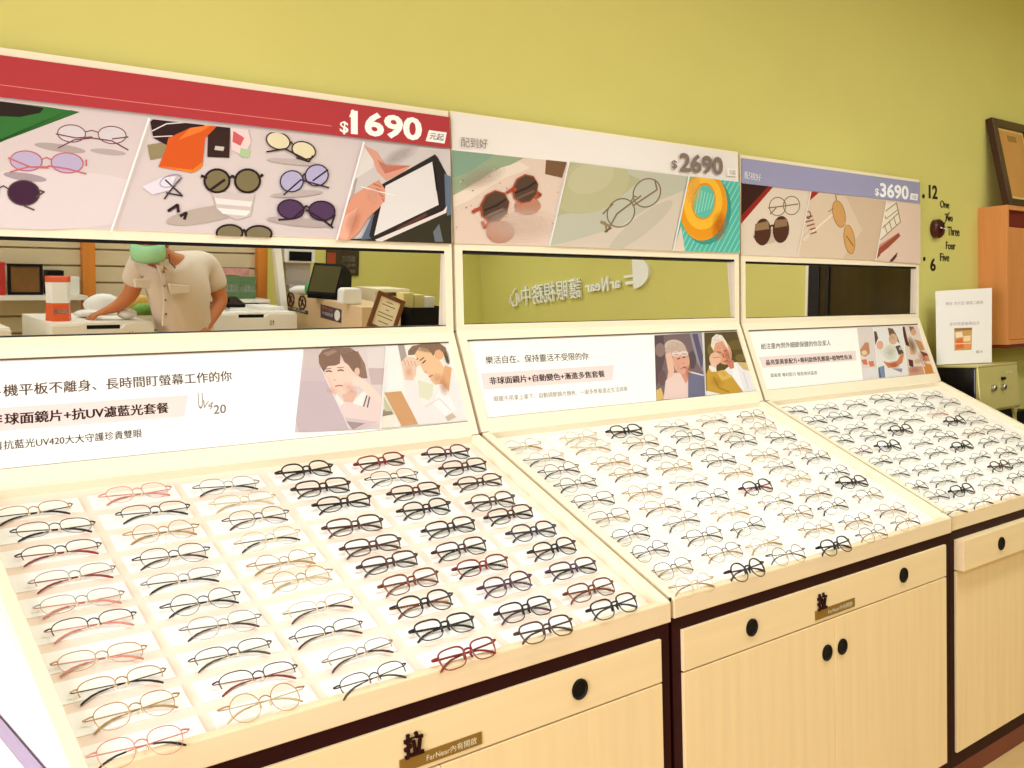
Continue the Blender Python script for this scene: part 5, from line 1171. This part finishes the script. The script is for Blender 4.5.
# face details on the body: nose, ears, eyes
hc = V(headc); fdir = V((-.5, .78, -.36)).normalized(); fs_ = fdir.cross(V((0, 0, 1))).normalized()
face = MB()
face.ball(tuple(hc + fdir * .084 + V((0, 0, .02))), (.012, .016, .018), n=8, k=6)
for sg in (-1, 1): face.ball(tuple(hc + fs_ * .086 * sg + V((0, 0, .01))), (.012, .022, .034), n=8, k=6)
face.build('nose_and_ears', M_SKIN, man, smooth=True)
for sg in (-1, 1):
    MB().ball(tuple(hc + fdir * .082 + fs_ * .036 * sg + V((0, 0, .04))), (.012, .009, .006), n=10, k=6).build('eye', M_WHITE, man, smooth=True)
    MB().tube([hc + fdir * .086 + fs_ * .018 * sg + V((0, 0, .06)), hc + fdir * .083 + fs_ * .056 * sg + V((0, 0, .06))], .004, n=5).build('eyebrow', M_HAIR, man)
# hair cap
hr = MB(); hr.ball((0, 0, 0), (.096, .102, .088), n=18, k=12)
hv = []
o = hr.build('hair', M_HAIR, man, smooth=True); o.location = hc - fdir * .028 + V((0, 0, .075))
# face mask
mk = MB(); N = 9; Mm = 5; vs = []
for j in range(Mm + 1):
    v = j / Mm
    for i in range(N + 1):
        a = (i / N - .5) * 2.1; rr = .094 + .018 * math.sin(v * math.pi) * math.cos(a)
        vs.append(hc + fdir * math.cos(a) * rr + fs_ * math.sin(a) * rr * .98 + V((0, 0, .02 - v * .088)))
fs = [(j * (N + 1) + i, j * (N + 1) + i + 1, (j + 1) * (N + 1) + i + 1, (j + 1) * (N + 1) + i) for j in range(Mm) for i in range(N)]
o = mk.add(vs, fs).build('face_mask', mat('mask_green', (160, 214, 160), .7), man, smooth=True); so = o.modifiers.new('thickness', 'SOLIDIFY'); so.thickness = .004; so.offset = 1
# clothes
sl = mid(shL, elL, .75); sr = mid(shR, elR, .80)
sn = [(pel[0], pel[1], pel[2] - .06, .168), (pel[0], pel[1] + .01, pel[2] + .06, .165), belly + (.16,), chest + (.165,), mid(chest, neck, .72) + (.105,), shL + (.088,), mid(shL, elL, .4) + (.078,), sl + (.076,), shR + (.09,), mid(shR, elR, .4) + (.08,), sr + (.078,)]
skin('shirt', sn, [(0, 1), (1, 2), (2, 3), (3, 4), (3, 5), (5, 6), (6, 7), (3, 8), (8, 9), (9, 10)], M_SHIRT, man)
skin('trousers', [(pel[0], pel[1], .99, .155), (pel[0], pel[1], .90, .185), (-.09, -.02, .76, .135), (-.12, .03, .50, .082), (-.12, -.02, .09, .066), (.12, -.02, .76, .135), (.14, .03, .50, .082), (.14, -.02, .09, .066)], [(0, 1), (1, 2), (2, 3), (3, 4), (1, 5), (5, 6), (6, 7)], M_TROU, man)
for x in (-.125, .145): MB().prism([V((x - .05, y, z)) for y, z in ((-.08, 0), (.22, 0), (.235, .03), (.17, .07), (.05, .10), (-.08, .095))], (.10, 0, 0)).build('shoe', M_BLACK, man, bevel=.015)
# collar, placket and pockets lie on the shirt front
fy = .155
def onshirt(px, py, lift=.0): return R(px, py, PY + .08 + fy + lift) - V(man.location)
cl = MB()
for pts in ([(160, 262), (168, 259), (176, 268), (171, 272)], [(163, 262), (158, 265), (160, 273), (164, 268)]):
    cl.prism([onshirt(*q, .02) for q in pts], (0, -.03, 0))
cl.build('collar', M_SHIRT, man, bevel=.003)
MB().tube([onshirt(169, 254, .035), onshirt(169.5, 262, .04), onshirt(175.5, 268, .045)], .004, n=6).build('collar_piping', mat('piping_dark', (70, 84, 96), .6), man)
MB().prism([onshirt(*q, -.005) for q in ((160, 266), (163.5, 266), (168, 300), (166, 326), (162.5, 326), (164.5, 300))], (0, -.02, 0)).build('placket', M_SHIRT, man, bevel=.002)
for quad in ([(168, 283.5), (190, 285.5), (190, 293.5), (171, 294)], [(134.5, 279), (151, 279), (150.5, 289), (136, 287)]):
    MB().prism([onshirt(*q, .006) for q in quad], (0, -.03, 0)).build('pocket', M_SHIRT, man, bevel=.004)
for k in range(4): MB().ball(tuple(onshirt(164 + k * .7, 272 + k * 14, .0)), .006, n=8, k=5).build('button', mat('button_brown', (120, 96, 76), .4), man)
